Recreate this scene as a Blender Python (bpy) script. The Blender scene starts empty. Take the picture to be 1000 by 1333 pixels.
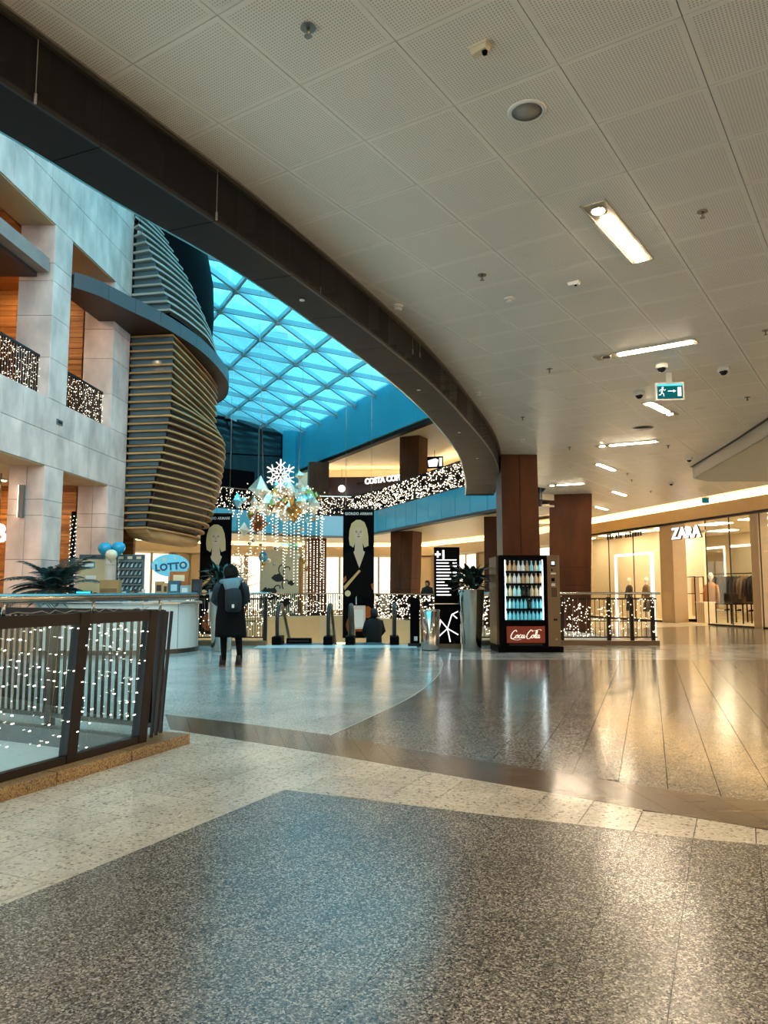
import bpy, bmesh, math, random
from mathutils import Vector, Matrix
random.seed(7)
R = math.radians
PI = math.pi
sc = bpy.context.scene
COL = sc.collection

# ------------------------------------------------------------------ camera, sky, exposure
cam_d = bpy.data.cameras.new('camera')
cam_d.sensor_fit = 'VERTICAL'; cam_d.sensor_height = 36.0
cam_d.lens = 36.0 * 1000.0 / 1333.0
cam_d.clip_end = 400
cam = bpy.data.objects.new('camera', cam_d); COL.objects.link(cam)
cam.location = (0, 0, 1.3)
cam.rotation_euler = (R(90) + math.atan(0.1015), 0, 0)
sc.camera = cam

world = bpy.data.worlds.new('sky'); sc.world = world; world.use_nodes = True
wn = world.node_tree.nodes; wl = world.node_tree.links; wn.clear()
w_out = wn.new('ShaderNodeOutputWorld'); w_bg = wn.new('ShaderNodeBackground')
w_tc = wn.new('ShaderNodeTexCoord'); w_no = wn.new('ShaderNodeTexNoise'); w_cr = wn.new('ShaderNodeValToRGB')
w_no.inputs['Scale'].default_value = 3.2; w_no.inputs['Detail'].default_value = 5
w_cr.color_ramp.elements[0].position = 0.40; w_cr.color_ramp.elements[0].color = (0.22, 0.62, 0.76, 1)
w_cr.color_ramp.elements[1].position = 0.62; w_cr.color_ramp.elements[1].color = (0.95, 1.0, 1.0, 1)
w_bg.inputs['Strength'].default_value = 2.0
wl.new(w_tc.outputs['Generated'], w_no.inputs['Vector']); wl.new(w_no.outputs['Fac'], w_cr.inputs['Fac'])
wl.new(w_cr.outputs['Color'], w_bg.inputs['Color']); wl.new(w_bg.outputs['Background'], w_out.inputs['Surface'])

sc.view_settings.view_transform = 'Standard'
sc.view_settings.look = 'None'
sc.view_settings.gamma = 1.0
sc.view_settings.exposure = 1.05
sc.view_settings.use_curve_mapping = False
sc.cycles.use_denoising = True
sc.cycles.max_bounces = 8
sc.cycles.diffuse_bounces = 4
sc.cycles.glossy_bounces = 4
sc.cycles.transparent_max_bounces = 24
sc.cycles.sample_clamp_indirect = 6.0
sc.cycles.caustics_reflective = False
sc.cycles.caustics_refractive = False

# light strengths (W/m2-like emission strengths), tuned together
E_LAMP = 135.0      # ceiling lamp tubes
E_SPOT = 320.0     # small spots at the lamp ends
E_COVE = 24.0       # warm cove strips above the shop fascias
E_SHOP = 14.0       # light panels inside the shops
E_FAIRY = 2.0      # fairy-light bulbs
WARM = (1.0, 0.74, 0.40)
SHOPW = (1.0, 0.78, 0.50)
E_WINDOW = 1.0      # lit far shop windows and the added unseen ones

# ------------------------------------------------------------------ helpers
def lin(h):
    h = h.lstrip('#'); o = []
    for i in (0, 2, 4):
        c = int(h[i:i+2], 16) / 255
        o.append(c / 12.92 if c <= 0.04045 else ((c + 0.055) / 1.055) ** 2.4)
    return tuple(o) + (1,)

MATS = {}
def mat(name, col='#808080', rough=0.5, metal=0.0, spec=0.5, emit=None, estr=0.0, var=0.0, vscale=3.0, stretch=None,
        bump=0.0, bscale=40.0, rnd=0.0, coat=0.0):
    """plain principled material with optional noise tint, per-object brightness change and fine relief"""
    if name in MATS: return MATS[name]
    m = bpy.data.materials.new(name); m.use_nodes = True
    nt = m.node_tree; n = nt.nodes; l = nt.links
    b = n['Principled BSDF']
    c = lin(col) if isinstance(col, str) else tuple(col) + ((1,) if len(col) == 3 else ())
    b.inputs['Base Color'].default_value = c
    b.inputs['Roughness'].default_value = rough; b.inputs['Metallic'].default_value = metal
    b.inputs['Specular IOR Level'].default_value = spec
    b.inputs['Coat Weight'].default_value = coat
    if emit:
        b.inputs['Emission Color'].default_value = lin(emit) if isinstance(emit, str) else tuple(emit)[:3] + (1,)
        b.inputs['Emission Strength'].default_value = estr
    geo = None
    if var or bump:
        geo = n.new('ShaderNodeNewGeometry'); src = geo.outputs['Position']
        if stretch:
            mp = n.new('ShaderNodeMapping'); mp.inputs['Scale'].default_value = stretch
            l.new(src, mp.inputs['Vector']); src = mp.outputs['Vector']
    last = None
    if var:
        no = n.new('ShaderNodeTexNoise'); no.inputs['Scale'].default_value = vscale; no.inputs['Detail'].default_value = 6
        l.new(src, no.inputs['Vector'])
        mr = n.new('ShaderNodeMapRange'); mr.inputs['From Min'].default_value = 0.3; mr.inputs['From Max'].default_value = 0.7
        mr.inputs['To Min'].default_value = 1 - var; mr.inputs['To Max'].default_value = 1 + var
        l.new(no.outputs['Fac'], mr.inputs['Value']); last = mr.outputs['Result']
    if rnd:
        oi = n.new('ShaderNodeObjectInfo'); mr2 = n.new('ShaderNodeMapRange')
        mr2.inputs['To Min'].default_value = 1 - rnd; mr2.inputs['To Max'].default_value = 1 + rnd
        l.new(oi.outputs['Random'], mr2.inputs['Value'])
        if last is None: last = mr2.outputs['Result']
        else:
            mu = n.new('ShaderNodeMath'); mu.operation = 'MULTIPLY'; l.new(last, mu.inputs[0]); l.new(mr2.outputs['Result'], mu.inputs[1]); last = mu.outputs[0]
    if last is not None:
        hs = n.new('ShaderNodeHueSaturation'); hs.inputs['Color'].default_value = c
        l.new(last, hs.inputs['Value']); l.new(hs.outputs['Color'], b.inputs['Base Color'])
    if bump:
        nb = n.new('ShaderNodeTexNoise'); nb.inputs['Scale'].default_value = bscale; nb.inputs['Detail'].default_value = 3
        l.new(src, nb.inputs['Vector'])
        bp = n.new('ShaderNodeBump'); bp.inputs['Strength'].default_value = bump; bp.inputs['Distance'].default_value = 0.01
        l.new(nb.outputs['Fac'], bp.inputs['Height']); l.new(bp.outputs['Normal'], b.inputs['Normal'])
    MATS[name] = m
    return m

def emis(name, col, strength):
    if name in MATS: return MATS[name]
    m = bpy.data.materials.new(name); m.use_nodes = True
    n = m.node_tree.nodes; n.clear()
    o = n.new('ShaderNodeOutputMaterial'); e = n.new('ShaderNodeEmission')
    e.inputs['Color'].default_value = (lin(col) if isinstance(col, str) else tuple(col) + (1,))
    e.inputs['Strength'].default_value = strength
    m.node_tree.links.new(e.outputs[0], o.inputs['Surface'])
    MATS[name] = m; return m

def glass(name, tint=(0.9, 0.97, 0.97), rough=0.02, gloss=0.5, haze=0.0, hazecol=(0.8, 0.9, 0.92)):
    """thin pane: clear tinted see-through plus mirror reflection growing at grazing angles"""
    if name in MATS: return MATS[name]
    m = bpy.data.materials.new(name); m.use_nodes = True
    nt = m.node_tree; n = nt.nodes; l = nt.links; n.clear()
    o = n.new('ShaderNodeOutputMaterial'); tr = n.new('ShaderNodeBsdfTransparent'); gl = n.new('ShaderNodeBsdfGlossy')
    tr.inputs['Color'].default_value = tint + (1,); gl.inputs['Roughness'].default_value = rough
    fr = n.new('ShaderNodeFresnel'); fr.inputs['IOR'].default_value = 1.45
    mu = n.new('ShaderNodeMath'); mu.operation = 'MULTIPLY'; mu.inputs[1].default_value = gloss
    l.new(fr.outputs[0], mu.inputs[0])
    mx = n.new('ShaderNodeMixShader'); l.new(mu.outputs[0], mx.inputs['Fac']); l.new(tr.outputs[0], mx.inputs[1]); l.new(gl.outputs[0], mx.inputs[2])
    last = mx.outputs[0]
    if haze:
        df = n.new('ShaderNodeBsdfTranslucent'); df.inputs['Color'].default_value = hazecol + (1,)
        mx2 = n.new('ShaderNodeMixShader'); mx2.inputs['Fac'].default_value = haze
        l.new(last, mx2.inputs[1]); l.new(df.outputs[0], mx2.inputs[2]); last = mx2.outputs[0]
    l.new(last, o.inputs['Surface'])
    MATS[name] = m; return m

def granite(name, cols, scale=90.0, rough=0.16, spec=0.5, vein=0.0):
    """speckled polished stone: random coloured grains"""
    m = bpy.data.materials.new(name); m.use_nodes = True
    nt = m.node_tree; n = nt.nodes; l = nt.links; b = n['Principled BSDF']
    g = n.new('ShaderNodeNewGeometry'); v = n.new('ShaderNodeTexVoronoi'); v.inputs['Scale'].default_value = scale
    v.inputs['Randomness'].default_value = 1.0
    l.new(g.outputs['Position'], v.inputs['Vector'])
    sx = n.new('ShaderNodeSeparateColor'); l.new(v.outputs['Color'], sx.inputs['Color'])
    cr = n.new('ShaderNodeValToRGB'); cr.color_ramp.interpolation = 'LINEAR'
    els = cr.color_ramp.elements
    for i, (p, c) in enumerate(cols):
        e = els[i] if i < 2 else els.new(p)
        e.position = p; e.color = lin(c)
    l.new(sx.outputs[0], cr.inputs['Fac'])
    no = n.new('ShaderNodeTexNoise'); no.inputs['Scale'].default_value = 1.3; no.inputs['Detail'].default_value = 4
    l.new(g.outputs['Position'], no.inputs['Vector'])
    oi = n.new('ShaderNodeObjectInfo')
    ad = n.new('ShaderNodeMath'); ad.operation = 'ADD'; l.new(no.outputs['Fac'], ad.inputs[0])
    mr0 = n.new('ShaderNodeMapRange'); mr0.inputs['To Min'].default_value = -0.1; mr0.inputs['To Max'].default_value = 0.1
    l.new(oi.outputs['Random'], mr0.inputs['Value']); l.new(mr0.outputs['Result'], ad.inputs[1])
    mr = n.new('ShaderNodeMapRange'); mr.inputs['From Min'].default_value = 0.25; mr.inputs['From Max'].default_value = 0.75
    mr.inputs['To Min'].default_value = 0.8; mr.inputs['To Max'].default_value = 1.2; l.new(ad.outputs[0], mr.inputs['Value'])
    hs = n.new('ShaderNodeHueSaturation'); l.new(cr.outputs['Color'], hs.inputs['Color']); l.new(mr.outputs['Result'], hs.inputs['Value'])
    l.new(hs.outputs['Color'], b.inputs['Base Color'])
    n2 = n.new('ShaderNodeTexNoise'); n2.inputs['Scale'].default_value = 3.5; n2.inputs['Detail'].default_value = 5
    l.new(g.outputs['Position'], n2.inputs['Vector'])
    mr2 = n.new('ShaderNodeMapRange'); mr2.inputs['To Min'].default_value = rough * 0.7; mr2.inputs['To Max'].default_value = rough * 1.35
    l.new(n2.outputs['Fac'], mr2.inputs['Value']); l.new(mr2.outputs['Result'], b.inputs['Roughness'])
    b.inputs['Specular IOR Level'].default_value = spec
    MATS[name] = m; return m

def wood(name, c1, c2, axis=(1, 1, 14), rough=0.5, scale=1.2, bump=0.1, spec=0.5):
    m = bpy.data.materials.new(name); m.use_nodes = True
    nt = m.node_tree; n = nt.nodes; l = nt.links; b = n['Principled BSDF']
    g = n.new('ShaderNodeNewGeometry'); mp = n.new('ShaderNodeMapping'); mp.inputs['Scale'].default_value = axis
    no = n.new('ShaderNodeTexNoise'); no.inputs['Scale'].default_value = scale; no.inputs['Detail'].default_value = 7
    cr = n.new('ShaderNodeValToRGB'); cr.color_ramp.elements[0].position = .32; cr.color_ramp.elements[1].position = .68
    cr.color_ramp.elements[0].color = lin(c1); cr.color_ramp.elements[1].color = lin(c2)
    l.new(g.outputs['Position'], mp.inputs['Vector']); l.new(mp.outputs[0], no.inputs['Vector']); l.new(no.outputs['Fac'], cr.inputs['Fac'])
    l.new(cr.outputs['Color'], b.inputs['Base Color']); b.inputs['Roughness'].default_value = rough; b.inputs['Specular IOR Level'].default_value = spec
    bp = n.new('ShaderNodeBump'); bp.inputs['Strength'].default_value = bump; bp.inputs['Distance'].default_value = .01
    l.new(no.outputs['Fac'], bp.inputs['Height']); l.new(bp.outputs['Normal'], b.inputs['Normal'])
    MATS[name] = m; return m

def tag(o, label=None, cat=None, group=None, kind=None):
    if label: o['label'] = label
    if cat: o['category'] = cat
    if group: o['group'] = group
    if kind: o['kind'] = kind
    return o

def empty(name, loc=(0, 0, 0), rz=0.0, parent=None):
    o = bpy.data.objects.new(name, None); COL.objects.link(o)
    o.location = loc; o.rotation_euler = (0, 0, rz); o.empty_display_size = 0.2
    if parent: o.parent = parent
    return o

def thing(name, label, cat, loc=(0, 0, 0), rz=0.0, group=None, kind=None):
    return tag(empty(name, loc, rz), label, cat, group, kind)

def link(name, mesh, parent=None, loc=None, rz=0.0):
    o = bpy.data.objects.new(name, mesh); COL.objects.link(o)
    if parent: o.parent = parent
    if loc is not None: o.location = loc
    if rz: o.rotation_euler = (0, 0, rz)
    return o

class MB:
    """collects simple solids, then links them as one mesh object"""
    def __init__(s): s.v = []; s.f = []; s.sm = []
    def add(s, vs, fs, smooth=False):
        k = len(s.v); s.v += [tuple(p) for p in vs]; s.f += [tuple(i + k for i in q) for q in fs]; s.sm += [smooth] * len(fs)
        return s
    def box(s, x0, x1, y0, y1, z0, z1):
        return s.add([(x0, y0, z0), (x1, y0, z0), (x1, y1, z0), (x0, y1, z0), (x0, y0, z1), (x1, y0, z1), (x1, y1, z1), (x0, y1, z1)],
                     [(3, 2, 1, 0), (4, 5, 6, 7), (0, 1, 5, 4), (1, 2, 6, 5), (2, 3, 7, 6), (3, 0, 4, 7)])
    def bar(s, a, b, w, h, up=(0, 0, 1)):
        """square bar from a to b, w across and h along 'up'"""
        a = Vector(a); b = Vector(b); d = (b - a).normalized(); u = Vector(up)
        if abs(d.dot(u)) > 0.999: u = Vector((0, 1, 0))
        r = d.cross(u).normalized(); u = r.cross(d).normalized()
        vs = []
        for p in (a, b):
            for i, j in ((-1, -1), (1, -1), (1, 1), (-1, 1)): vs.append(p + r * (w / 2 * i) + u * (h / 2 * j))
        return s.add(vs, [(3, 2, 1, 0), (4, 5, 6, 7), (0, 1, 5, 4), (1, 2, 6, 5), (2, 3, 7, 6), (3, 0, 4, 7)])
    def tube(s, pts, r, n=8, cap=True, smooth=True):
        pts = [Vector(p) for p in pts]; rs = r if isinstance(r, (list, tuple)) else [r] * len(pts)
        vs = []; prev = None
        for i, p in enumerate(pts):
            d = (pts[min(i + 1, len(pts) - 1)] - pts[max(i - 1, 0)]).normalized()
            u = prev if prev is not None else (Vector((0, 0, 1)) if abs(d.z) < .95 else Vector((1, 0, 0)))
            a = d.cross(u)
            if a.length < 1e-5: a = d.cross(Vector((0.3, 1, 0)))
            a.normalize(); b = a.cross(d).normalized(); prev = b
            for k in range(n):
                t = 2 * PI * k / n; vs.append(p + a * (rs[i] * math.cos(t)) + b * (rs[i] * math.sin(t)))
        fs = []
        for i in range(len(pts) - 1):
            for k in range(n):
                k2 = (k + 1) % n; fs.append((i * n + k, i * n + k2, (i + 1) * n + k2, (i + 1) * n + k))
        s.add(vs, fs, smooth)
        if cap:
            k = len(s.v) - len(vs)
            s.f.append(tuple(k + i for i in range(n - 1, -1, -1))); s.sm.append(False)
            s.f.append(tuple(k + (len(pts) - 1) * n + i for i in range(n))); s.sm.append(False)
        return s
    def prism(s, poly, z0, z1):
        n = len(poly)
        if sum(poly[i][0] * poly[(i+1) % n][1] - poly[(i+1) % n][0] * poly[i][1] for i in range(n)) < 0: poly = poly[::-1]
        vs = [(x, y, z0) for x, y in poly] + [(x, y, z1) for x, y in poly]
        fs = [tuple(range(n - 1, -1, -1)), tuple(range(n, 2 * n))] + [(i, (i+1) % n, n + (i+1) % n, n + i) for i in range(n)]
        return s.add(vs, fs)
    def wall(s, path, z0, z1, t, side=1, closed=False):
        """upright strip along a plan path, thickness t to one side"""
        off = offset(path, t * side)
        for i in range(len(path) - 1):
            s.prism([path[i], path[i+1], off[i+1], off[i]], z0, z1)
        return s
    def band(s, pa, pb, z0, z1):
        for i in range(len(pa) - 1): s.prism([pa[i], pa[i+1], pb[i+1], pb[i]], z0, z1)
        return s
    def lathe(s, prof, c=(0, 0), n=24, smooth=True, capb=True, capt=True):
        vs = []
        for r, z in prof:
            for k in range(n):
                t = 2 * PI * k / n; vs.append((c[0] + r * math.cos(t), c[1] + r * math.sin(t), z))
        fs = []
        for i in range(len(prof) - 1):
            for k in range(n):
                k2 = (k + 1) % n; fs.append((i * n + k, i * n + k2, (i + 1) * n + k2, (i + 1) * n + k))
        k0 = len(s.v); s.add(vs, fs, smooth)
        if capb: s.f.append(tuple(k0 + i for i in range(n - 1, -1, -1))); s.sm.append(False)
        if capt: s.f.append(tuple(k0 + (len(prof) - 1) * n + i for i in range(n))); s.sm.append(False)
        return s
    def ball(s, c, r, n=10, m=6, sc=(1, 1, 1)):
        vs = [(c[0], c[1], c[2] - r * sc[2])]
        for i in range(1, m):
            a = -PI / 2 + PI * i / m
            for k in range(n):
                t = 2 * PI * k / n
                vs.append((c[0] + r * sc[0] * math.cos(a) * math.cos(t), c[1] + r * sc[1] * math.cos(a) * math.sin(t), c[2] + r * sc[2] * math.sin(a)))
        vs.append((c[0], c[1], c[2] + r * sc[2])); L = len(vs) - 1
        fs = [(0, 1 + (k + 1) % n, 1 + k) for k in range(n)]
        for i in range(m - 2):
            for k in range(n):
                k2 = (k + 1) % n; fs.append((1 + i * n + k, 1 + i * n + k2, 1 + (i + 1) * n + k2, 1 + (i + 1) * n + k))
        b = 1 + (m - 2) * n
        fs += [(b + k, b + (k + 1) % n, L) for k in range(n)]
        return s.add(vs, fs, True)
    def octa(s, c, r):
        x, y, z = c
        return s.add([(x - r, y, z), (x + r, y, z), (x, y - r, z), (x, y + r, z), (x, y, z - r), (x, y, z + r)],
                     [(0, 2, 5), (2, 1, 5), (1, 3, 5), (3, 0, 5), (2, 0, 4), (1, 2, 4), (3, 1, 4), (0, 3, 4)])
    def loft(s, rings, smooth=True, cap=True):
        n = len(rings[0]); vs = [p for r in rings for p in r]; fs = []
        for i in range(len(rings) - 1):
            for k in range(n):
                k2 = (k + 1) % n; fs.append((i * n + k, i * n + k2, (i + 1) * n + k2, (i + 1) * n + k))
        if cap: fs += [tuple(range(n - 1, -1, -1)), tuple((len(rings) - 1) * n + k for k in range(n))]
        return s.add(vs, fs, smooth)
    def mesh(s, name, m=None):
        me = bpy.data.meshes.new(name); me.from_pydata(s.v, [], s.f); me.update()
        for p, q in zip(me.polygons, s.sm): p.use_smooth = q
        if m: me.materials.append(m)
        return me
    def build(s, name, m, parent=None, loc=None, rz=0.0, bevel=0.0):
        o = link(name, s.mesh(name, m), parent, loc, rz)
        if bevel:
            b = o.modifiers.new('edge', 'BEVEL'); b.width = bevel; b.segments = 2; b.limit_method = 'ANGLE'
        return o

def offset(path, t):
    """plan path moved t to its own left"""
    out = []
    for i, p in enumerate(path):
        a = Vector(path[max(i - 1, 0)]); c = Vector(path[min(i + 1, len(path) - 1)]); p = Vector(p)
        d = (c - a).normalized(); nrm = Vector((-d.y, d.x))
        if 0 < i < len(path) - 1:
            d1 = (p - a).normalized(); k = max(0.5, nrm.dot(Vector((-d1.y, d1.x))))
        else: k = 1
        q = p + nrm * (t / k); out.append((q.x, q.y))
    return out

def resample(path, step=None, n=None):
    P = [Vector(p) for p in path]; L = [0]
    for i in range(1, len(P)): L.append(L[-1] + (P[i] - P[i-1]).length)
    n = n or max(1, round(L[-1] / step)); out = []
    j = 0
    for k in range(n + 1):
        s_ = L[-1] * k / n
        while j < len(P) - 2 and L[j+1] < s_: j += 1
        t = (s_ - L[j]) / max(1e-9, L[j+1] - L[j]); out.append(tuple(P[j].lerp(P[j+1], t)))
    return out

def smooth_path(pts, n=8):
    """Catmull-Rom through plan points"""
    P = [Vector(p) for p in pts]; P = [P[0] * 2 - P[1]] + P + [P[-1] * 2 - P[-2]]; out = []
    for i in range(1, len(P) - 2):
        a, b, c, d = P[i-1:i+3]
        for k in range(n):
            t = k / n
            out.append(tuple(0.5 * ((2 * b) + (c - a) * t + (2*a - 5*b + 4*c - d) * t*t + (3*b - a - 3*c + d) * t**3)))
    out.append(tuple(P[-2])); return out

def clip(subj, cv):
    """part of polygon subj inside the convex counter-clockwise polygon cv"""
    out = list(subj)
    for i in range(len(cv)):
        ax, ay = cv[i]; bx, by = cv[(i + 1) % len(cv)]
        ins = lambda p: (bx - ax) * (p[1] - ay) - (by - ay) * (p[0] - ax) >= 0
        src = out; out = []
        for k in range(len(src)):
            p, q = src[k - 1], src[k]; ip, iq = ins(p), ins(q)
            if ip != iq:
                d1 = (bx - ax) * (p[1] - ay) - (by - ay) * (p[0] - ax); d2 = (bx - ax) * (q[1] - ay) - (by - ay) * (q[0] - ax)
                t = d1 / (d1 - d2); out.append((p[0] + (q[0] - p[0]) * t, p[1] + (q[1] - p[1]) * t))
            if iq: out.append(q)
        if not out: return []
    return out

def area(p):
    return abs(sum(p[i-1][0] * p[i][1] - p[i][0] * p[i-1][1] for i in range(len(p)))) / 2

def text(name, body, size, m, parent=None, loc=(0, 0, 0), rot=(PI / 2, 0, 0), depth=0.01, shear=0.0, align='CENTER', width=1.0, offs=0.0, space=1.0):
    c = bpy.data.curves.new(name, 'FONT'); c.body = body; c.size = size; c.extrude = depth; c.shear = shear; c.align_x = align
    c.align_y = 'CENTER'; c.offset = offs; c.space_character = space; c.resolution_u = 3
    t = bpy.data.objects.new(name, c); COL.objects.link(t)
    dg = bpy.context.evaluated_depsgraph_get()
    me = bpy.data.meshes.new_from_object(t.evaluated_get(dg)); bpy.data.objects.remove(t)
    me.name = name; me.materials.clear(); me.materials.append(m)
    o = link(name, me, parent); o.location = loc; o.rotation_euler = rot; o.scale = (width, 1, 1)
    return o

def copy_tree(o, parent=None):
    c = o.copy(); COL.objects.link(c); c.parent = parent
    for ch in o.children: copy_tree(ch, c)
    return c

def panel(w, h, t, edge=0.006, m=None, name='panel'):
    """flat piece lying in local x-z, face towards -y, with chamfered rim; centred"""
    e = edge; mb = MB()
    x, z = w / 2, h / 2
    f = [(-x + e, -t, -z + e), (x - e, -t, -z + e), (x - e, -t, z - e), (-x + e, -t, z - e)]
    k = [(-x, -t + e, -z), (x, -t + e, -z), (x, -t + e, z), (-x, -t + e, z)]
    b = [(-x, 0, -z), (x, 0, -z), (x, 0, z), (-x, 0, z)]
    mb.add(f + k + b, [(0, 1, 2, 3), (4, 5, 1, 0), (5, 6, 2, 1), (6, 7, 3, 2), (7, 4, 0, 3), (8, 9, 5, 4), (9, 10, 6, 5), (10, 11, 7, 6), (11, 8, 4, 7)])
    return mb.mesh(name, m)
# ------------------------------------------------------------------ shared materials
M_JOINT = mat('dark joint', '#241f1b', .9)
M_GDARK = granite('dark granite', [(0.0, '#262523'), (0.3, '#5c5a56'), (0.7, '#807c76'), (1.0, '#bab5ad')], 150, .21)
M_GMID = granite('grey granite', [(0.0, '#3a3a38'), (0.5, '#6a6864'), (1.0, '#9a968e')], 95, .15)
M_GLIGHT = granite('pale granite', [(0.0, '#7a756c'), (0.12, '#c0b9aa'), (0.6, '#cfc7b8'), (1.0, '#dcd5c6')], 70, .17)
M_GBLUE = granite('silver granite', [(0.0, '#7d8282'), (0.3, '#a9aeac'), (1.0, '#c6cac6')], 110, .14)
M_GBROWN = wood('brown polished stone', '#56493c', '#766655', (1.2, 9, 1), .15, 1.6, 0.0)
M_PLINTH = granite('gold granite', [(0.0, '#3c2d1e'), (0.3, '#80633e'), (1.0, '#a88a60')], 120, .3)
M_CREAM = mat('cream paint', '#d8c9ac', .6, var=.03)
M_BEIGE = mat('beige cladding', '#bba27b', .5, var=.04)
M_STEEL = mat('brushed steel', '#b9b4ac', .22, 1.0)
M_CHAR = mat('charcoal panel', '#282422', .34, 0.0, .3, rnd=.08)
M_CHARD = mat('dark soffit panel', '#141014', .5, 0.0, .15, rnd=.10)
M_BRONZE = mat('dark bronze', '#261d19', .45, 0.3, .3)
M_BLACK = mat('black', '#080708', .5, 0, .03)
M_WHITE = mat('white plastic', '#e6e2da', .4)
M_BLUEP = mat('blue glass panel', '#5fb4cc', .12, 0.0, .8, var=.05, vscale=.4, rnd=.05)
M_BLUEW = mat('cyan wall', '#3aa9c4', .35, 0.0, .5, var=.05, vscale=.6)
M_SHOPG = glass('shop glass', (.97, .98, .97), .02, .12)
M_PANE = glass('clear pane', gloss=.22)
M_ROOFG = glass('cyan roof glass', (0.46, 0.87, 0.96), .05, .35, .20, (0.45, 0.9, 1.0))
M_COVE = emis('cove light', WARM, E_COVE)
M_SHOPL = emis('shop light', SHOPW, E_SHOP)
M_LAMP = emis('lamp tube', (1.0, .80, .56), E_LAMP)
M_SPOT = emis('lamp spot', (1.0, .80, .58), E_SPOT)
M_FAIRY = emis('fairy bulb', (1.0, .86, .62), E_FAIRY)
M_STONE = mat('limestone', '#cfb6ab', .5, 0, .4, var=.28, vscale=1.9, stretch=(1, 1, .6), rnd=.10)
M_WOODW = wood('timber lining', '#8a4f22', '#c98a4a', (.25, .25, 9), .45, 1.3)
M_WOODS = wood('slat timber', '#9a6c40', '#c9965e', (.4, .4, 5), .5, 1.6)
M_BROWN = wood('rust brown panel', '#4a2714', '#62361b', (2, 2, .6), .55, 1.1, .03, .2)
M_GREYP = mat('grey metal panel', '#6f6d69', .4, .3, rnd=.05)

def ceil_mat():
    m = bpy.data.materials.new('perforated ceiling tile'); m.use_nodes = True
    nt = m.node_tree; n = nt.nodes; l = nt.links; b = n['Principled BSDF']
    g = n.new('ShaderNodeNewGeometry'); vr = n.new('ShaderNodeVectorRotate'); vr.rotation_type = 'Z_AXIS'
    vr.inputs['Angle'].default_value = -R(56.5); l.new(g.outputs['Position'], vr.inputs['Vector'])
    sp = n.new('ShaderNodeSeparateXYZ'); l.new(vr.outputs[0], sp.inputs[0])
    def mth(op, a, bb=None):
        x = n.new('ShaderNodeMath'); x.operation = op
        for i, q in enumerate((a, bb)):
            if q is None: continue
            if isinstance(q, (int, float)): x.inputs[i].default_value = q
            else: l.new(q, x.inputs[i])
        return x.outputs[0]
    d2 = []; inside = None
    for ax, o in ((0, .63), (1, .09)):
        c = mth('SUBTRACT', sp.outputs[ax], o)
        fr = mth('SUBTRACT', mth('FRACT', mth('DIVIDE', c, .0194)), .5); d2.append(mth('MULTIPLY', fr, fr))
        e = mth('ABSOLUTE', mth('SUBTRACT', mth('FRACT', mth('DIVIDE', c, .7)), .5)); k = mth('LESS_THAN', e, .452)
        inside = k if inside is None else mth('MULTIPLY', inside, k)
    hole = mth('MULTIPLY', mth('LESS_THAN', mth('ADD', d2[0], d2[1]), .062), inside)
    no = n.new('ShaderNodeTexNoise'); no.inputs['Scale'].default_value = .9; no.inputs['Detail'].default_value = 5; l.new(g.outputs['Position'], no.inputs['Vector'])
    oi = n.new('ShaderNodeObjectInfo')
    v = mth('ADD', mth('MULTIPLY', no.outputs['Fac'], .14), mth('MULTIPLY', oi.outputs['Random'], .05))
    v = mth('ADD', v, .90)
    ns = n.new('ShaderNodeTexNoise'); ns.inputs['Scale'].default_value = 2.1; ns.inputs['Detail'].default_value = 7; l.new(g.outputs['Position'], ns.inputs['Vector'])
    sm = n.new('ShaderNodeMapRange'); sm.inputs['From Min'].default_value = .63; sm.inputs['From Max'].default_value = .74; sm.inputs['To Max'].default_value = -.16
    l.new(ns.outputs['Fac'], sm.inputs['Value']); v = mth('ADD', v, sm.outputs['Result'])     # dusty smudges
    hs = n.new('ShaderNodeHueSaturation'); hs.inputs['Color'].default_value = lin('#f0e7da'); l.new(v, hs.inputs['Value'])
    mx = n.new('ShaderNodeMix'); mx.data_type = 'RGBA'; l.new(hole, mx.inputs['Factor']); l.new(hs.outputs['Color'], mx.inputs['A'])
    mx.inputs['B'].default_value = lin('#b5aca0'); l.new(mx.outputs['Result'], b.inputs['Base Color'])
    b.inputs['Roughness'].default_value = .34; b.inputs['Specular IOR Level'].default_value = .5
    return m
M_CEIL = ceil_mat()

def in_view(x, y, z, m=0.06):
    c, s_ = math.cos(math.atan(.1015)), math.sin(math.atan(.1015))
    f = y * c + (z - 1.3) * s_; u = x / f if f > .1 else 9; v = (-y * s_ + (z - 1.3) * c) / max(f, .1)
    return f > .1 and abs(u) < .5 + m and abs(v) < .6665 + m

# ------------------------------------------------------------------ plan of the place
RING_IN = smooth_path([(-6.4, -4), (-4.4, -.6), (-3.15, 1.7), (-2.06, 3.82), (-1.54, 4.84), (-.99, 5.95), (-.16, 7.86), (.61, 9.85), (1.35, 12.2), (2.1, 14.85), (2.62, 17.3), (2.95, 19.6), (3.15, 21.9)], 6)
RING_OUT = smooth_path([(-6.9, -3.6), (-4.95, -.1), (-3.65, 2.0), (-2.40, 4.05), (-1.86, 5.15), (-1.30, 6.2), (-.77, 7.45), (0.0, 9.5), (.70, 11.8), (1.42, 14.8), (1.80, 17.2), (2.12, 19.6), (2.34, 21.9)], 6)
GAL = [(4.75, 24.4), (3.85, 26), (3.0, 28), (1.3, 32.4), (-.4, 36.9), (-1.7, 39.5), (-3.3, 39.2), (-5.2, 37.9), (-7.6, 35.6), (-9.6, 32.2)]
Z_UP, Z_RAIL, Z_UC = 5.1, 6.1, 8.4
def WX(y): return 12.85 - .236 * (y - 25.7)          # shop front line on the sunny warm side
def FX(y): return -7.5 + .07 * (y - 14.8)              # stone front line

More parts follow.
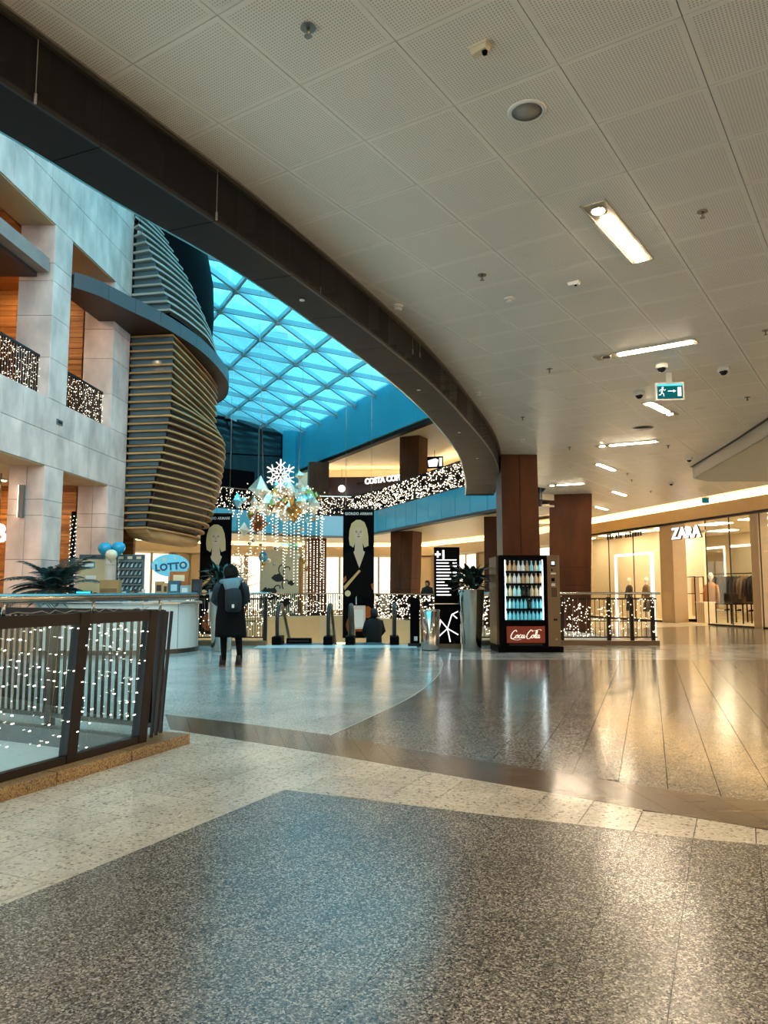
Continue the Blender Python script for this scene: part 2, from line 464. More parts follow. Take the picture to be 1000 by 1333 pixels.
# ------------------------------------------------------------------ floor
floor = tag(empty('floor'), None, None, None, 'structure')
VOID_TIP = (-2.0, 6.98)
front_edge = [(-6.4, -4.3), (-3.5, 2.6), VOID_TIP]
far_edge = [VOID_TIP, (-7.42, 9.62)]
dark_poly = [(-.65, 5.18), (.45, 4.69), (1.11, 4.42), (1.69, 4.17), (1.97, 4.09), (9, 1.35), (20, -3.4), (20, -12), (-9.3, -12)]
brown_near = [(-2.0, 7.36), (-1.19, 6.8), (-.43, 6.27), (.11, 5.84), (.54, 5.51), (1.07, 5.11), (1.58, 4.69), (1.86, 4.5), (2.09, 4.33), (9.2, 1.65), (20, -3.0)]
brown_far = [(-2.3, 8.24), (-1.35, 7.68), (-.48, 7.08), (.13, 6.54), (.6, 6.16), (1.36, 5.56), (1.9, 5.16), (2.21, 4.96), (2.45, 4.85), (9.4, 2.2), (20, -2.4)]
arc = smooth_path([(-.48, 7.08), (-.16, 8.0), (.38, 9.72), (.82, 11.86), (1.04, 13.67), (1.08, 14.6)], 4)
light_poly = brown_near + [(20, -3.4), (9, 1.35), (1.97, 4.09), (1.69, 4.17), (1.11, 4.42), (.45, 4.69), (-.65, 5.18), (-9.3, -12), (-9.6, -12)] + front_edge
blue_poly = arc + [(1.08, 14.6), (-7.5, 14.6), (-7.42, 9.62), VOID_TIP, (-2.0, 7.36), (-2.3, 8.24), (-1.35, 7.68)]
right_poly = brown_far[2:] + [(24, -2.4), (24, 14.6), (1.08, 14.6)] + arc[::-1]
FLOOR_Y = 18.62
regions = [('dark', dark_poly, M_GDARK, R(66.0), .31, .62, (-.65, 5.18), 8), ('light', light_poly, M_GLIGHT, R(65), .30, .46, (.52, 4.66), 8),
           ('blue', blue_poly, M_GBLUE, R(61), .6, .6, (-.48, 7.08), 10.5), ('right', right_poly, M_GMID, R(71), .315, .95, (1.61, 5.43), 10)]
def ccw(p):
    return p if sum(p[i-1][0] * p[i][1] - p[i][0] * p[i-1][1] for i in range(len(p))) > 0 else p[::-1]
for nm, poly, m, ang, tw, tl, org, ymax in regions:
    rest = MB(); d = (math.cos(ang), math.sin(ang)); q = (math.sin(ang), -math.cos(ang)); g = .0015 if nm == 'dark' else .0026
    for i in range(-44, 60):
        for j in range(-44, 60):
            c0 = [(i * tl, j * tw), ((i + 1) * tl, j * tw), ((i + 1) * tl, (j + 1) * tw), (i * tl, (j + 1) * tw)]
            sh = 0
            def W_(a, b_): return (org[0] + d[0] * a + q[0] * (b_ + sh), org[1] + d[1] * a + q[1] * (b_ + sh))
            cx, cy = W_((i + .5) * tl, (j + .5) * tw)
            if cy < -12 or cx > 24 or cx < -10 or cy > 15: continue
            near = in_view(cx, cy, 0, .12) and cy < ymax
            cell = ccw([W_(c0[0][0] + g, c0[0][1] + g), W_(c0[1][0] - g, c0[1][1] + g), W_(c0[2][0] - g, c0[2][1] - g), W_(c0[3][0] + g, c0[3][1] - g)])
            pc = clip(poly, cell)
            if len(pc) < 3 or area(pc) < .004: continue
            if near: MB().prism(pc, -.012, random.uniform(-.0004, .0004)).build('floor_tile', m, floor)
            else: rest.prism(pc, -.012, 0)
    tag(rest.build('paving', m, floor), kind='stuff')     # the same tiles farther off or out of view
# brown curved course: one stone every 0.3 m
bn = resample(brown_near[:10], n=44); bf = resample(brown_far[:10], n=44)
for i in range(44):
    a, b_, c, d_ = bn[i], bn[i+1], bf[i+1], bf[i]
    s_ = .006
    L = lambda p, q_, t: (p[0] + (q_[0] - p[0]) * t, p[1] + (q_[1] - p[1]) * t)
    MB().prism([L(a, b_, s_), L(b_, a, s_), L(c, d_, s_), L(d_, c, s_)], -.012, .0003).build('border_tile', M_GBROWN, floor)
MB().prism([brown_near[9], brown_near[10], brown_far[10], brown_far[9]], -.012, -.002).build('paving', M_GBROWN, floor)
# dark bed seen in the joints
bed = MB()
bed.prism([(-9.6, -12), (24, -12), (24, 14.6), (-7.5, 14.6), (-7.42, 9.62), VOID_TIP, (-3.5, 2.6), (-6.4, -4.3)], -.35, -.02)
bed.build('bed', M_JOINT, floor)
# pale strip along the railings, the walk to the shops and the far walk behind the void
MB().prism([(-7.5, 14.6), (24, 14.6), (24, FLOOR_Y), (-7.2, FLOOR_Y)], -.35, 0).build('paving', M_GBLUE, floor)
MB().prism([(6.55, FLOOR_Y), (24, FLOOR_Y), (24, 48), (5.5, 48), (5.2, 27), (6.2, 23.5)], -.35, -.001).build('paving', M_GMID, floor)
gout = offset(GAL, -9)
MB().band(GAL, gout, -.35, 0).build('paving', M_GLIGHT, floor)
MB().prism([(-15, 9.7), (-7.42, 9.62), (-7.0, FLOOR_Y), (-6.9, 24), (-9.6, 32.2), (-15, 32.2)], -.35, -.002).build('paving', M_GLIGHT, floor)
# metal inlay along the dark field and curved inlay of the blue field
MB().band([(-1.59 - .05, 3.32), (-.65, 5.18)], [(-1.59 - .036, 3.315), (-.645, 5.175)], -.01, .0012).build('inlay', mat('inlay metal', '#a8a298', .4), floor)
MB().band(arc, offset(arc, .014), -.01, .0012).build('inlay', mat('inlay metal'), floor)
# edges of the floor slab towards the two voids
ed = MB(); ed.wall(front_edge[1:], -.9, -.012, .12, 1)
ed.build('slab_edge', mat('pale slab edge', '#b9b6b0', .5), floor)
ed = MB(); ed.wall([VOID_TIP, (-7.42, 9.62)], -1.6, -.16, .1, 1); ed.build('slab_edge', mat('pale slab edge'), floor)
ed = MB(); ed.wall([VOID_TIP, (-7.42, 9.62)], -.16, .0, .13, 1); ed.build('edge_strip', mat('edge strip', '#4c4a48', .5), floor)
ed = MB(); ed.wall(GAL, -1.35, -.0, .12, 1); ed.build('slab_edge', M_BEIGE, floor)
ed = MB(); ed.box(-7.2, -2.8, FLOOR_Y - .1, FLOOR_Y, -1.2, -.01); ed.box(1.0, 6.55, FLOOR_Y - .1, FLOOR_Y, -1.2, -.01); ed.build('slab_edge', M_BEIGE, floor)
ed = MB(); ed.wall([(6.55, FLOOR_Y), (6.2, 23.5), (5.2, 27)], -.8, -.01, .1, 1); ed.build('slab_edge', mat('pale slab edge'), floor)
MB().box(-2.95, .75, 17.6, FLOOR_Y, -.01, .003).build('threshold', mat('white threshold stone', '#eef4f4', .2), floor)
# level below
low = tag(empty('floor_lower'), None, None, None, 'structure')
MB().box(-16, 24, -6, 48, -5.3, -5.0).build('paving', M_GLIGHT, low)
MB().wall(offset(GAL, -2.0), -5.0, -1.3, .1, -1).build('shop_front', mat('lit cream wall', '#e8d3a4', .6), low)
MB().band(offset(GAL, -.4), offset(GAL, -.7), -1.42, -1.36).build('light_strip', M_SHOPL, low)

# ------------------------------------------------------------------ ceiling over the walk
ceiling = tag(empty('ceiling'), None, None, None, 'structure')
cov = lambda y: WX(y) - 2.2
ceil_poly = RING_IN + [(3.9, 22.4), (5.0, 23.4), (5.3, 27), (6.1, 33), (7.3, 38.5), (cov(38.5), 38.5), (cov(19), 19), (20, 8), (22, -12), (-9, -12)]
MB().prism(ceil_poly, 4.425, 4.95).build('slab', M_JOINT, ceiling)
ang = R(56.5); d = (math.cos(ang), math.sin(ang)); q = (-math.sin(ang), math.cos(ang))
far_t = MB(); tile_me = None; T = .7; g = .0028
for i in range(-22, 62):
    for j in range(-44, 40):
        W_ = lambda a, b_: (d[0] * a + q[0] * b_, d[1] * a + q[1] * b_)
        s0, t0 = .63 + i * T, .09 + j * T
        cx, cy = W_(s0 + T / 2, t0 + T / 2)
        if cx > 21 or cy < -12 or cy > 39: continue
        cell = ccw([W_(s0 + g, t0 + g), W_(s0 + T - g, t0 + g), W_(s0 + T - g, t0 + T - g), W_(s0 + g, t0 + T - g)])
        pc = clip(ceil_poly, cell)
        if len(pc) < 3 or area(pc) < .01: continue
        if in_view(cx, cy, 4.4, .1) and cy < 14.5:
            dz = random.uniform(-.0012, .0012)
            if len(pc) == 4 and abs(area(pc) - (T - 2 * g) ** 2) < 1e-4:
                if tile_me is None:
                    tile_me = MB().prism([(x - cx, y - cy) for x, y in pc], 0, .02).mesh('ceiling_tile', M_CEIL)
                link('ceiling_tile', tile_me, ceiling, (cx, cy, 4.4 + dz))
            else: MB().prism(pc, 4.4 + dz, 4.42).build('ceiling_tile', M_CEIL, ceiling)
        else: far_t.prism(pc, 4.4, 4.42)
tag(far_t.build('ceiling_tiling', M_CEIL, ceiling), kind='stuff')
# lit recess in front of the shop fascia
ys = [18 + k * 2.5 for k in range(9)]
rec = MB(); rec.band([(WX(y) - 2.2, y) for y in ys], [(WX(y) + .3, y) for y in ys], 4.92, 5.0)
rec.build('recess', M_CREAM, ceiling)
rec = MB(); rec.wall([(WX(y) - 2.2, y) for y in ys], 4.4, 4.95, .02, 1); rec.build('recess_edge', M_CREAM, ceiling)

# lowered ceiling field, curved edge
lowc = tag(empty('ceiling_lowered'), None, None, None, 'structure')
bl = smooth_path([(5.4, -12), (5.5, 0), (6.0, 6), (6.5, 10.5), (7.03, 13.9), (7.31, 15.66), (7.53, 17.28), (7.8, 19.2)], 5)
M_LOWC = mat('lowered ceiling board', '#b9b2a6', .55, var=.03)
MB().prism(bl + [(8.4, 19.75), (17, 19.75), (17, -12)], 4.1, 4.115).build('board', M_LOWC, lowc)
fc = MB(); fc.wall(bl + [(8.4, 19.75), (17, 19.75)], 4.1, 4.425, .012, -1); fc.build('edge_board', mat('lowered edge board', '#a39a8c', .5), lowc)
sh = MB(); sh.wall(bl, 4.385, 4.425, .05, 1); sh.build('shadow_gap', M_BRONZE, lowc)

# ------------------------------------------------------------------ dark curved bulkhead round the opening
trim = tag(empty('trim_1'), None, None, None, 'structure')
NP = 26
ri = resample(RING_IN, n=NP * 4); ro = resample(RING_OUT, n=NP * 4)
for k in range(NP):
    a = ri[k*4:k*4+5]; b_ = ro[k*4:k*4+5]
    def trm(P_, e=.004):
        P_ = list(P_); v = Vector(P_[1]) - Vector(P_[0]); P_[0] = tuple(Vector(P_[0]) + v.normalized() * e)
        v = Vector(P_[-2]) - Vector(P_[-1]); P_[-1] = tuple(Vector(P_[-1]) + v.normalized() * e); return P_
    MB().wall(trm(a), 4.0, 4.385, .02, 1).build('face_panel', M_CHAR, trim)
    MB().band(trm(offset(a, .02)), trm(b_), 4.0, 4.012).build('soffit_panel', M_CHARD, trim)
    MB().wall(trm(b_), 4.0, 5.1, .02, 1).build('outer_panel', M_BLUEP, trim)
MB().band(ri, ro, 4.03, 4.9).build('core', M_JOINT, trim)
ri2 = offset(ri, -.03)
MB().wall(ri2, 4.375, 4.40, .03, 1).build('edge_channel', mat('edge channel', '#6b655d', .35, .6), trim)
MB().wall(offset(ri, -.055), 4.385, 4.40, .02, 1).build('edge_rim', mat('edge rim', '#8d857a', .35, .6), trim)
MB().band(ri[-2:], ro[-2:], 4.0, 5.0).build('end_cap', M_CHAR, trim)
# suspension wires hanging in front of the bulkhead
for wx, wy, zl in [(-1.96, 4.02, 4.02), (-1.245, 5.37, 4.02), (-.61, 6.86, 4.06), (.33, 9.1, 4.18), (.43, 9.35, 4.22)]:
    w = thing('hanging_wire', 'thin pale suspension wire hanging against the dark curved bulkhead', 'wire', (wx + .02, wy, 0), 0, 'wires along the bulkhead')
    MB().tube([(0, 0, zl), (0, 0, 4.4)], .0028, 5).build('wire', mat('dull wire', '#8f8a82', .6), w)
    MB().tube([(0, 0, zl - .03), (0, 0, zl + .03)], .008, 6).build('ferrule', mat('dull wire'), w)

# ------------------------------------------------------------------ stone front with two storeys of openings
wall_l = tag(empty('wall_left'), None, None, None, 'structure')
def stone_face(ya, yb, z0, z1, nx, nz, name='stone_panel'):
    """cladding slabs on the front plane between two y positions"""
    xa, xb = FX(ya), FX(yb); L = math.hypot(xb - xa, yb - ya); w, h = L / nx, (z1 - z0) / nz
    me = panel(w - .008, h - .008, .03, .004, M_STONE, name)
    rz = math.atan2(yb - ya, xb - xa)
    for i in range(nx):
        for k in range(nz):
            t = (i + .5) / nx
            link(name, me, wall_l, (xa + (xb - xa) * t, ya + (yb - ya) * t, z0 + (k + .5) * h), rz)
def side_face(y, x0, x1, z0, z1, zs, cols=1, name='stone_panel'):
    """slabs on a pier face looking along -y"""
    for z_a, z_b in zip(zs[:-1], zs[1:]):
        w = (x1 - x0) / cols
        for i in range(cols):
            link(name, panel(w - .008, z_b - z_a - .008, .02, .004, M_STONE, name), wall_l, (x0 + (i + .5) * w, y, (z_a + z_b) / 2))
piers = [(13.25, 14.05), (16.5, 17.3), (19.7, 20.75)]
core = MB()
def fbox(ya, yb, z0, z1, depth, inset=0.0):
    core.prism([(FX(ya) - inset, ya), (FX(yb) - inset, yb), (FX(yb) - depth, yb), (FX(ya) - depth, ya)], z0, z1)
fbox(-12, 20.75, 4.0, 5.5, .6); fbox(-12, 20.75, 9.45, 16, .6)
for a, b_ in piers + [(9.9, 10.7), (6.6, 7.4), (3.3, 4.1), (-12, 1)]: fbox(a, b_, 0, 16, .75)
core.build('core', M_JOINT, wall_l)
PZ = [0, 1.0, 1.95, 2.9, 3.25, 4.0]
PZ2 = [5.5, 6.4, 7.35, 8.15, 8.55, 9.45]
stone_face(9.5, 20.75, 4.0, 5.5, 15, 2)
stone_face(9.5, 20.75, 9.45, 13.2, 15, 4)
for a, b_ in piers:
    for zs in (PZ, PZ2):
        for z0, z1 in zip(zs[:-1], zs[1:]): stone_face(a, b_, z0, z1, 1, 1)
        side_face(a, FX(a) - .75, FX(a) + .03, zs[0], zs[-1], zs, 2 if zs is PZ else 1)
# soffits under the lintels
so = MB()
for z in (4.0, 9.45):
    for (a, b_), (c, d_) in zip(piers[:-1], piers[1:]):
        so.prism([(FX(b_), b_), (FX(c), c), (FX(c) - .75, c), (FX(b_) - .75, b_)], z - .02, z)
    so.prism([(FX(10.7), 10.7), (FX(13.25), 13.25), (FX(13.25) - .75, 13.25), (FX(10.7) - .75, 10.7)], z - .02, z)
so.build('soffit', M_BEIGE, wall_l)
# rooms behind: floor of the upper walk, ceilings, timber lined back wall
MB().prism([(-15, -12), (FX(-12) - .6, -12), (FX(20.7) - .6, 20.7), (-7.6, 24.6), (-15, 24.6)], 4.05, 5.1).build('upper_floor', M_CREAM, wall_l)
MB().prism([(-15, -12), (FX(-12) - .6, -12), (FX(20.7) - .6, 20.7), (-7.6, 24.6), (-15, 24.6)], 9.5, 9.6).build('upper_ceiling', M_CREAM, wall_l)
wb = MB()
for z0, z1 in ((0, 4.05), (5.1, 9.5)):
    z = z0
    while z < z1 - .02:
        wb.box(-11.2, -11.0, 4, 24.6, z, min(z + .145, z1)); z += .15
wb.build('timber_lining', M_WOODW, wall_l)
MB().box(-15, -8.0, 24.5, 24.7, 0, 9.6).build('end_wall', M_WOODW, wall_l)
MB().box(-15, -8.4, 3.8, 4.0, 0, 9.6).build('end_wall', M_WOODW, wall_l)
cw = MB()
for z0, z1 in ((0, 4.05), (5.1, 9.42)):
    z = z0
    while z < z1 - .02: cw.box(-11, -8.15, 20.2 + .01 * (round(z / .15) % 2), 20.4, z, min(z + .14, z1)); z += .15
cw.build('timber_cross_wall', M_WOODW, wall_l)
tim = MB(); 
for k in range(22): tim.box(-11.0, -8.2, 8 + k * .56, 8 + k * .56 + .5, 9.42, 9.5)
tim.build('timber_ceiling', M_WOODW, wall_l)
# ------------------------------------------------------------------ glass roof over the void
roof = tag(empty('window_1'), None, None, None, 'structure')
BA, BB = Vector((1.8, 31.3)), Vector((-5.0, 45.0))
bd = (BB - BA).normalized(); bn_ = Vector((-bd.y, bd.x))      # bn_ points away from the blue wall, over the void
if bn_.x > 0: bn_ = -bn_
def rz_(x, y): return 10.6 + .25 * (Vector((x, y)) - BA).dot(bn_)
NB = BA - bd * 14                                             # near end of the blue wall line
def rp(a, b_): p = NB + bd * a + bn_ * b_; return (p.x, p.y, rz_(p.x, p.y))
ST = 2.35
M_RBAR = mat('pale steel glazing bar', '#9fc3cd', .4, .3)
na, nb = 14, 9
def node(i, j): return rp(i * ST + (j % 2) * ST * .5 + .0, j * ST * .866)
pane_n = 0
bars = set()
for j in range(nb):
    for i in range(-3, na):
        odd = j % 2
        t1 = ((i, j), (i + 1, j), (i + odd, j + 1)) ; t2 = ((i + odd, j + 1), (i + 1 + odd, j + 1), (i + 1, j))
        for t in (t1, t2):
            pts = [Vector(node(*k)) for k in t]; c = sum(pts, Vector()) / 3
            if c.x < -12.0 or c.y > 47.5 or c.y < 3: continue
            qs = [tuple(c + (p - c) * .985) for p in pts]
            MB().add(qs + [(x, y, z + .025) for x, y, z in qs], [(2, 1, 0), (3, 4, 5), (0, 1, 4, 3), (1, 2, 5, 4), (2, 0, 3, 5)]).build('pane', M_ROOFG, roof)
            for u in range(3): bars.add(tuple(sorted((t[u], t[(u + 1) % 3]))))
bar_me = {}
def bar_rank(ab):
    c = (Vector(node(*ab[0])) + Vector(node(*ab[1]))) / 2
    return (not in_view(c.x, c.y, c.z, .05), c.length)
rest_bars = MB()
for nb_, (a, b_) in enumerate(sorted(bars, key=bar_rank)):
    pa, pb = Vector(node(*a)), Vector(node(*b_))
    if nb_ >= 290:
        rest_bars.bar(pa - Vector((0, 0, .12)), pb - Vector((0, 0, .12)), .10, .2); continue
    key = tuple(round(x, 3) for x in (pb - pa))
    if key not in bar_me:
        bar_me[key] = MB().bar((0, 0, -.12), tuple(Vector((0, 0, -.12)) + (pb - pa)), .10, .2).mesh('glazing_bar', M_RBAR)
    link('glazing_bar', bar_me[key], roof, tuple(pa))
tag(rest_bars.build('glazing_bars', M_RBAR, roof), kind='stuff')
for k in sorted({n_ for b_ in bars for n_ in b_}):
    p = node(*k)
    MB().lathe([(.13, -.3), (.16, -.1), (.16, -.02)], (0, 0), 8).build('node', M_RBAR, roof, p)

# tower seen through the roof
tw = thing('office_tower', 'tall glass office tower beyond the glass roof', 'building', (-14, 62, 0), R(-25))
MB().box(-9, 9, -6, 6, 0, 75).build('glazed_body', mat('tower glass', '#7fd0de', .2, 0, .6), tw)
for k in range(10):
    MB().box(-9.15, 9.15, -6.15, 6.15, 20 + k * 5, 20.9 + k * 5).build('floor_band', mat('tower band', '#c8e6ea', .5), tw)
for k in range(7):
    MB().box(-9.2 + k * 3, -8.9 + k * 3, -6.25, -6.0, 0, 75).build('fin', mat('tower band'), tw)

# ------------------------------------------------------------------ blue wall above the upper storey, far end wall
wb_ = tag(empty('wall_right_upper'), None, None, None, 'structure')
pa = [tuple(NB - bd * 4), tuple(BB)]
nseg = resample(pa, n=14)
for k in range(14):
    a, b_ = Vector(nseg[k]), Vector(nseg[k+1]); e = (b_ - a).normalized() * .006
    MB().wall([tuple(a + e), tuple(b_ - e)], Z_UC, 10.75, .08, 1 if (bn_.dot(Vector((-bd.y, bd.x))) > 0) else -1).build('wall_panel', M_BLUEW, wb_)
MB().wall(pa, Z_UC - .18, 10.6, .35, -1 if (bn_.dot(Vector((-bd.y, bd.x))) > 0) else 1).build('core', M_BRONZE, wb_)
MB().wall([(-5.05, 45.0), (-5.9, 45.6)], 0, 12.6, .3, 1).build('corner_pier', M_BLUEW, wb_)
wf = tag(empty('wall_back'), None, None, None, 'structure')
fw0, fw1 = Vector((-5.9, 45.8)), Vector((-20, 41.5))
MB().wall([tuple(fw0), tuple(fw1)], 5.1, 17, .3, -1).build('core', M_BLACK, wf)
M_BGL = mat('black glass', '#101215', .08, 0, .6, rnd=.1)
fl = resample([tuple(fw0), tuple(fw1)], n=9)
for k in range(9):
    for z0, z1 in ((7.3, 9.3), (9.3, 11.6), (11.6, 14)):
        a, b_ = Vector(fl[k]), Vector(fl[k+1]); e = (b_ - a).normalized() * .05
        MB().wall([tuple(a + e), tuple(b_ - e)], z0 + .04, z1 - .04, .03, 1).build('pane', M_BGL, wf)
for p in fl: MB().box(p[0] - .035, p[0] + .035, p[1] - .14, p[1] - .02, 6.9, 16).build('mullion', M_GREYP, wf)
lv = MB()
for k in range(8): lv.box(-11.2, -9.6, 42.6, 42.7, 11.2 + k * .16, 11.29 + k * .16)
lv.build('louvre', M_WHITE, wf)
MB().box(-26, -13, 24.6, 41.5, 0, 17).build('return_wall', M_BLACK, wf)
MB().box(-15, 24, 48, 48.3, -5, 10).build('end_wall', M_CREAM, wf)

# ------------------------------------------------------------------ curved gallery: slab fascia, floors, ceilings, rear walls
gal = tag(empty('trim_2'), None, None, None, 'structure')
gp = resample(GAL, 1.02 if False else None, 23)
for k in range(23):
    a, b_ = Vector(gp[k]), Vector(gp[k+1]); e = (b_ - a).normalized() * .022
    MB().wall([tuple(a + e), tuple(b_ - e)], 4.06, 5.08, .05, 1).build('fascia_panel', M_BLUEP, gal)
MB().band(GAL, offset(GAL, -.4), 3.98, 5.1).build('core', M_BRONZE, gal)
MB().wall(offset(GAL, .02), 3.95, 4.05, .05, 1).build('lower_edge', mat('edge channel'), gal)
GALW = [(2.3, 29.9)] + GAL[3:]
uf = tag(empty('floor_upper'), None, None, None, 'structure')
MB().band(offset(GAL, -.3), offset(GAL, -1.4), 4.2, 5.1).build('slab', M_CREAM, uf)
MB().band(offset(GALW, -1.4), offset(GALW, -6.7), 4.45, 5.1).build('slab', M_CREAM, uf)
gc = tag(empty('ceiling_gallery'), None, None, None, 'structure')
M_GCEIL = mat('gallery ceiling', '#d9c7a2', .4, var=.03)
MB().band(offset(GAL, -.35), offset(GAL, -2.2), 3.98, 4.04).build('board', M_GCEIL, gc)
MB().band(offset(GALW, -2.2), offset(GALW, -5.2), 3.98, 4.04).build('board', M_GCEIL, gc)
MB().band(offset(GALW, -5.2), offset(GALW, -6.6), 4.3, 4.35).build('recess', M_CREAM, gc)
MB().wall(offset(GALW, -6.35), 3.851, 3.858, .1, 1).build('light_strip', M_COVE, gc)
ucp = [tuple(NB - bd * 4), tuple(BB)]
MB().prism([ucp[0], ucp[1], (4, 50), (22, 44), (22, 15)], 8.38, 8.6).build('upper_board', M_GCEIL, gc)
gw = tag(empty('wall_gallery'), None, None, None, 'structure')
MB().wall(offset(GALW, -6.6), 0, 4.4, .2, -1).build('lower_wall', M_CREAM, gw)
MB().wall(offset(GALW, -6.2), 3.3, 3.85, .3, -1).build('lower_fascia', M_CREAM, gw)
GALU = GALW[:5]
MB().wall(offset(GALU, -6.3), 5.1, 8.4, .2, -1).build('upper_wall', M_CREAM, gw)
MB().wall(offset(GAL[7:], -2.2), 5.1, 7.4, .2, -1).build('dark_upper_wall', M_BLACK, gw)
MB().wall(offset(GAL[:7], -5.0), 6.3, 7.8, .4, -1).build('upper_fascia', mat('dark red-brown fascia', '#3a1a12', .4), gw)
MB().wall(offset(GAL[:7], -5.15), 7.801, 7.808, .12, -1).build('light_strip', M_COVE, gw)
MB().wall(offset(GAL[:7], -5.6), 5.1, 6.5, .1, -1).build('counter_wall', mat('cafe dark wall', '#2a1712', .5), gw)

# lit shop windows of the far walk, each bay a window of its own
shop_me = emis('lit far window', (1.0, .84, .58), E_WINDOW)
gb = resample(offset(GALW, -6.55), n=16)
for k in range(1, 15):
    a, b_ = Vector(gb[k]), Vector(gb[k+1]); t = (b_ - a).normalized()
    w = tag(empty('window_%d' % (k + 1)), None, None, None, 'structure')
    MB().wall([tuple(a + t * .12), tuple(b_ - t * .12)], .15, 3.2, .03, 1).build('lit_pane', shop_me if k % 3 else mat('shop inside', '#d9c39a', .6), w)
    fr = MB()
    for p in (a + t * .08, b_ - t * .08, (a + b_) / 2): fr.box(p.x - .05, p.x + .05, p.y - .12, p.y - .02, .0, 3.25)
    fr.build('window_frame', M_BEIGE, w)

# ------------------------------------------------------------------ columns
def column(label, x, y, rot, w, dp, z0, z1, lean=(0, 0), taper=0.0, rows=((0, .33), (.33, .46), (.46, 1))):
    c = thing('column', label, 'column', (x, y, z0), rot, None, 'thing')
    h = z1 - z0
    def ring(z, g=0.0):
        k = 1 + taper * z / h; sx, sy = lean[0] * z / h, lean[1] * z / h
        return [(-w / 2 * k + g + sx, -dp / 2 + g + sy, z), (w / 2 * k - g + sx, -dp / 2 + g + sy, z), (w / 2 * k - g + sx, dp / 2 - g + sy, z), (-w / 2 * k + g + sx, dp / 2 - g + sy, z)]
    MB().loft([ring(0, .02), ring(h, .02)], False).build('core', M_JOINT, c)
    for a, b_ in rows:
        za, zb = a * h + .008, b_ * h - .008
        ra, rb = ring(za), ring(zb)
        for side in range(4):
            nsp = 2 if side in (0, 2) else 1
            for s_ in range(nsp):
                p = [Vector(ra[side]).lerp(Vector(ra[(side + 1) % 4]), t) for t in (s_ / nsp, (s_ + 1) / nsp)] + [Vector(rb[side]).lerp(Vector(rb[(side + 1) % 4]), t) for t in ((s_ + 1) / nsp, s_ / nsp)]
                e = (p[1] - p[0]).normalized() * .006; p = [p[0] + e, p[1] - e, p[2] - e, p[3] + e]
                cen = Vector((lean[0] * .5, lean[1] * .5, 0)); nrm = (p[1] - p[0]).cross(p[3] - p[0]).normalized()
                o = [v - nrm * .025 for v in p]
                MB().add([tuple(v) for v in p + o], [(0, 1, 2, 3), (0, 4, 5, 1), (1, 5, 6, 2), (2, 6, 7, 3), (3, 7, 4, 0)]).build('cladding_panel', M_BROWN if side != 3 else M_GREYP, c)
    return c
column('brown clad column behind the drinks vending machine', 3.13, 17.85, 0, .86, .86, 0, 4.397, (-.03, 0), -.03)
column('reddish brown column with a grey side beyond the vending machine', 6.05, 25.3, R(-12), 1.28, 1.1, 0, 4.397, (.12, 0), .05)
column('brown column under the gallery beside the potted plant', 4.3, 28.5, R(-16), 1.05, 1.1, 0, 3.98, (.05, 0), .04)
column('brown column under the gallery beside the tall banner', .95, 35.6, R(-28), 1.05, 1.0, 0, 3.98, (.1, 0), .08)
column('upper storey brown column in front of the coffee sign', 1.35, 35.4, R(-28), .95, .95, Z_UP, 8.375, (.05, 0), .05)
column('dark column wrapped in hanging light strings under the gallery', -3.6, 40.2, R(20), 1.0, .8, 0, 3.98)
column('upper storey dark column near the blue corner pier', -3.6, 41.6, R(10), 1.1, .9, Z_UP, 8.21)
column('upper storey dark column near the big screens', 4.7, 31.0, R(-20), .9, .9, Z_UP, 8.375)

# ------------------------------------------------------------------ slatted drum and its canopy
drum = thing('slatted_drum', 'curved drum of stacked timber slats beside the stone front', 'tower', (-7.0, 22.6, 0), 0)
def P3(px, py, Y):
    c, s_ = math.cos(math.atan(.1015)), math.sin(math.atan(.1015))
    u, v = (px - 500) / 1000, (666.5 - py) / 1000
    t = Y / (c - v * s_); return (u * t, 1.3 + (s_ + v * c) * t)
def lerp_tab(tab, z):
    for (z0, v0), (z1, v1) in zip(tab[:-1], tab[1:]):
        if z <= z1: 
            t = max(0, min(1, (z - z0) / (z1 - z0))); return v0 + (v1 - v0) * t
    return tab[-1][1]
# corner and outer bulge of the slats by height (metres, taken at y = 20.6 and y = 24)
corner_tab = sorted([(P3(px, py, 20.6)[1], P3(px, py, 20.6)[0]) for px, py in ((190, 685), (198, 640), (212, 590), (222, 540), (226, 445), (221, 402), (192, 322), (166, 258), (150, 225))])
bulge_tab = sorted([(P3(px, py, 24)[1], P3(px, py, 24)[0]) for px, py in ((247, 703), (268, 680), (281, 640), (289, 590), (288, 570), (276, 552), (260, 542), (257, 520), (257, 440))]) 
bulge_up = sorted([(P3(px, py, 23)[1], P3(px, py, 23)[0]) for px, py in ((272, 445), (262, 410), (247, 370), (230, 335), (208, 292), (185, 270), (165, 255))])
ox, oy = -7.0, 22.6
def slat_path(z, upper):
    bx_ = lerp_tab(corner_tab, z); sx_ = lerp_tab(bulge_up if upper else bulge_tab, z); ys_ = 23.0 if upper else 24.0
    A = (FX(20.75) + .02, 20.78); B = (bx_, 20.6)
    sx_ = max(sx_, bx_ + .12)
    pts = [A, B]
    for k in range(1, 9):
        t = k / 8; c1 = (bx_ + .66 * (sx_ - bx_), 20.6 + .34 * (ys_ - 20.6))
        pts.append(((1-t)**2 * bx_ + 2*t*(1-t) * c1[0] + t*t * sx_, (1-t)**2 * 20.6 + 2*t*(1-t) * c1[1] + t*t * ys_))
    for k in range(1, 6):
        t = PI / 2 * k / 6
        pts.append((sx_ - (sx_ - bx_) * (1 - math.cos(t)), ys_ + (26.2 - ys_) * math.sin(t)))
    return [(x - ox, y - oy) for x, y in pts]
z = 2.95
zs_low = []
while z < 8.55: zs_low.append(z); z += .205
zs_up = []
z = 9.0
while z < 13.2: zs_up.append(z); z += .245
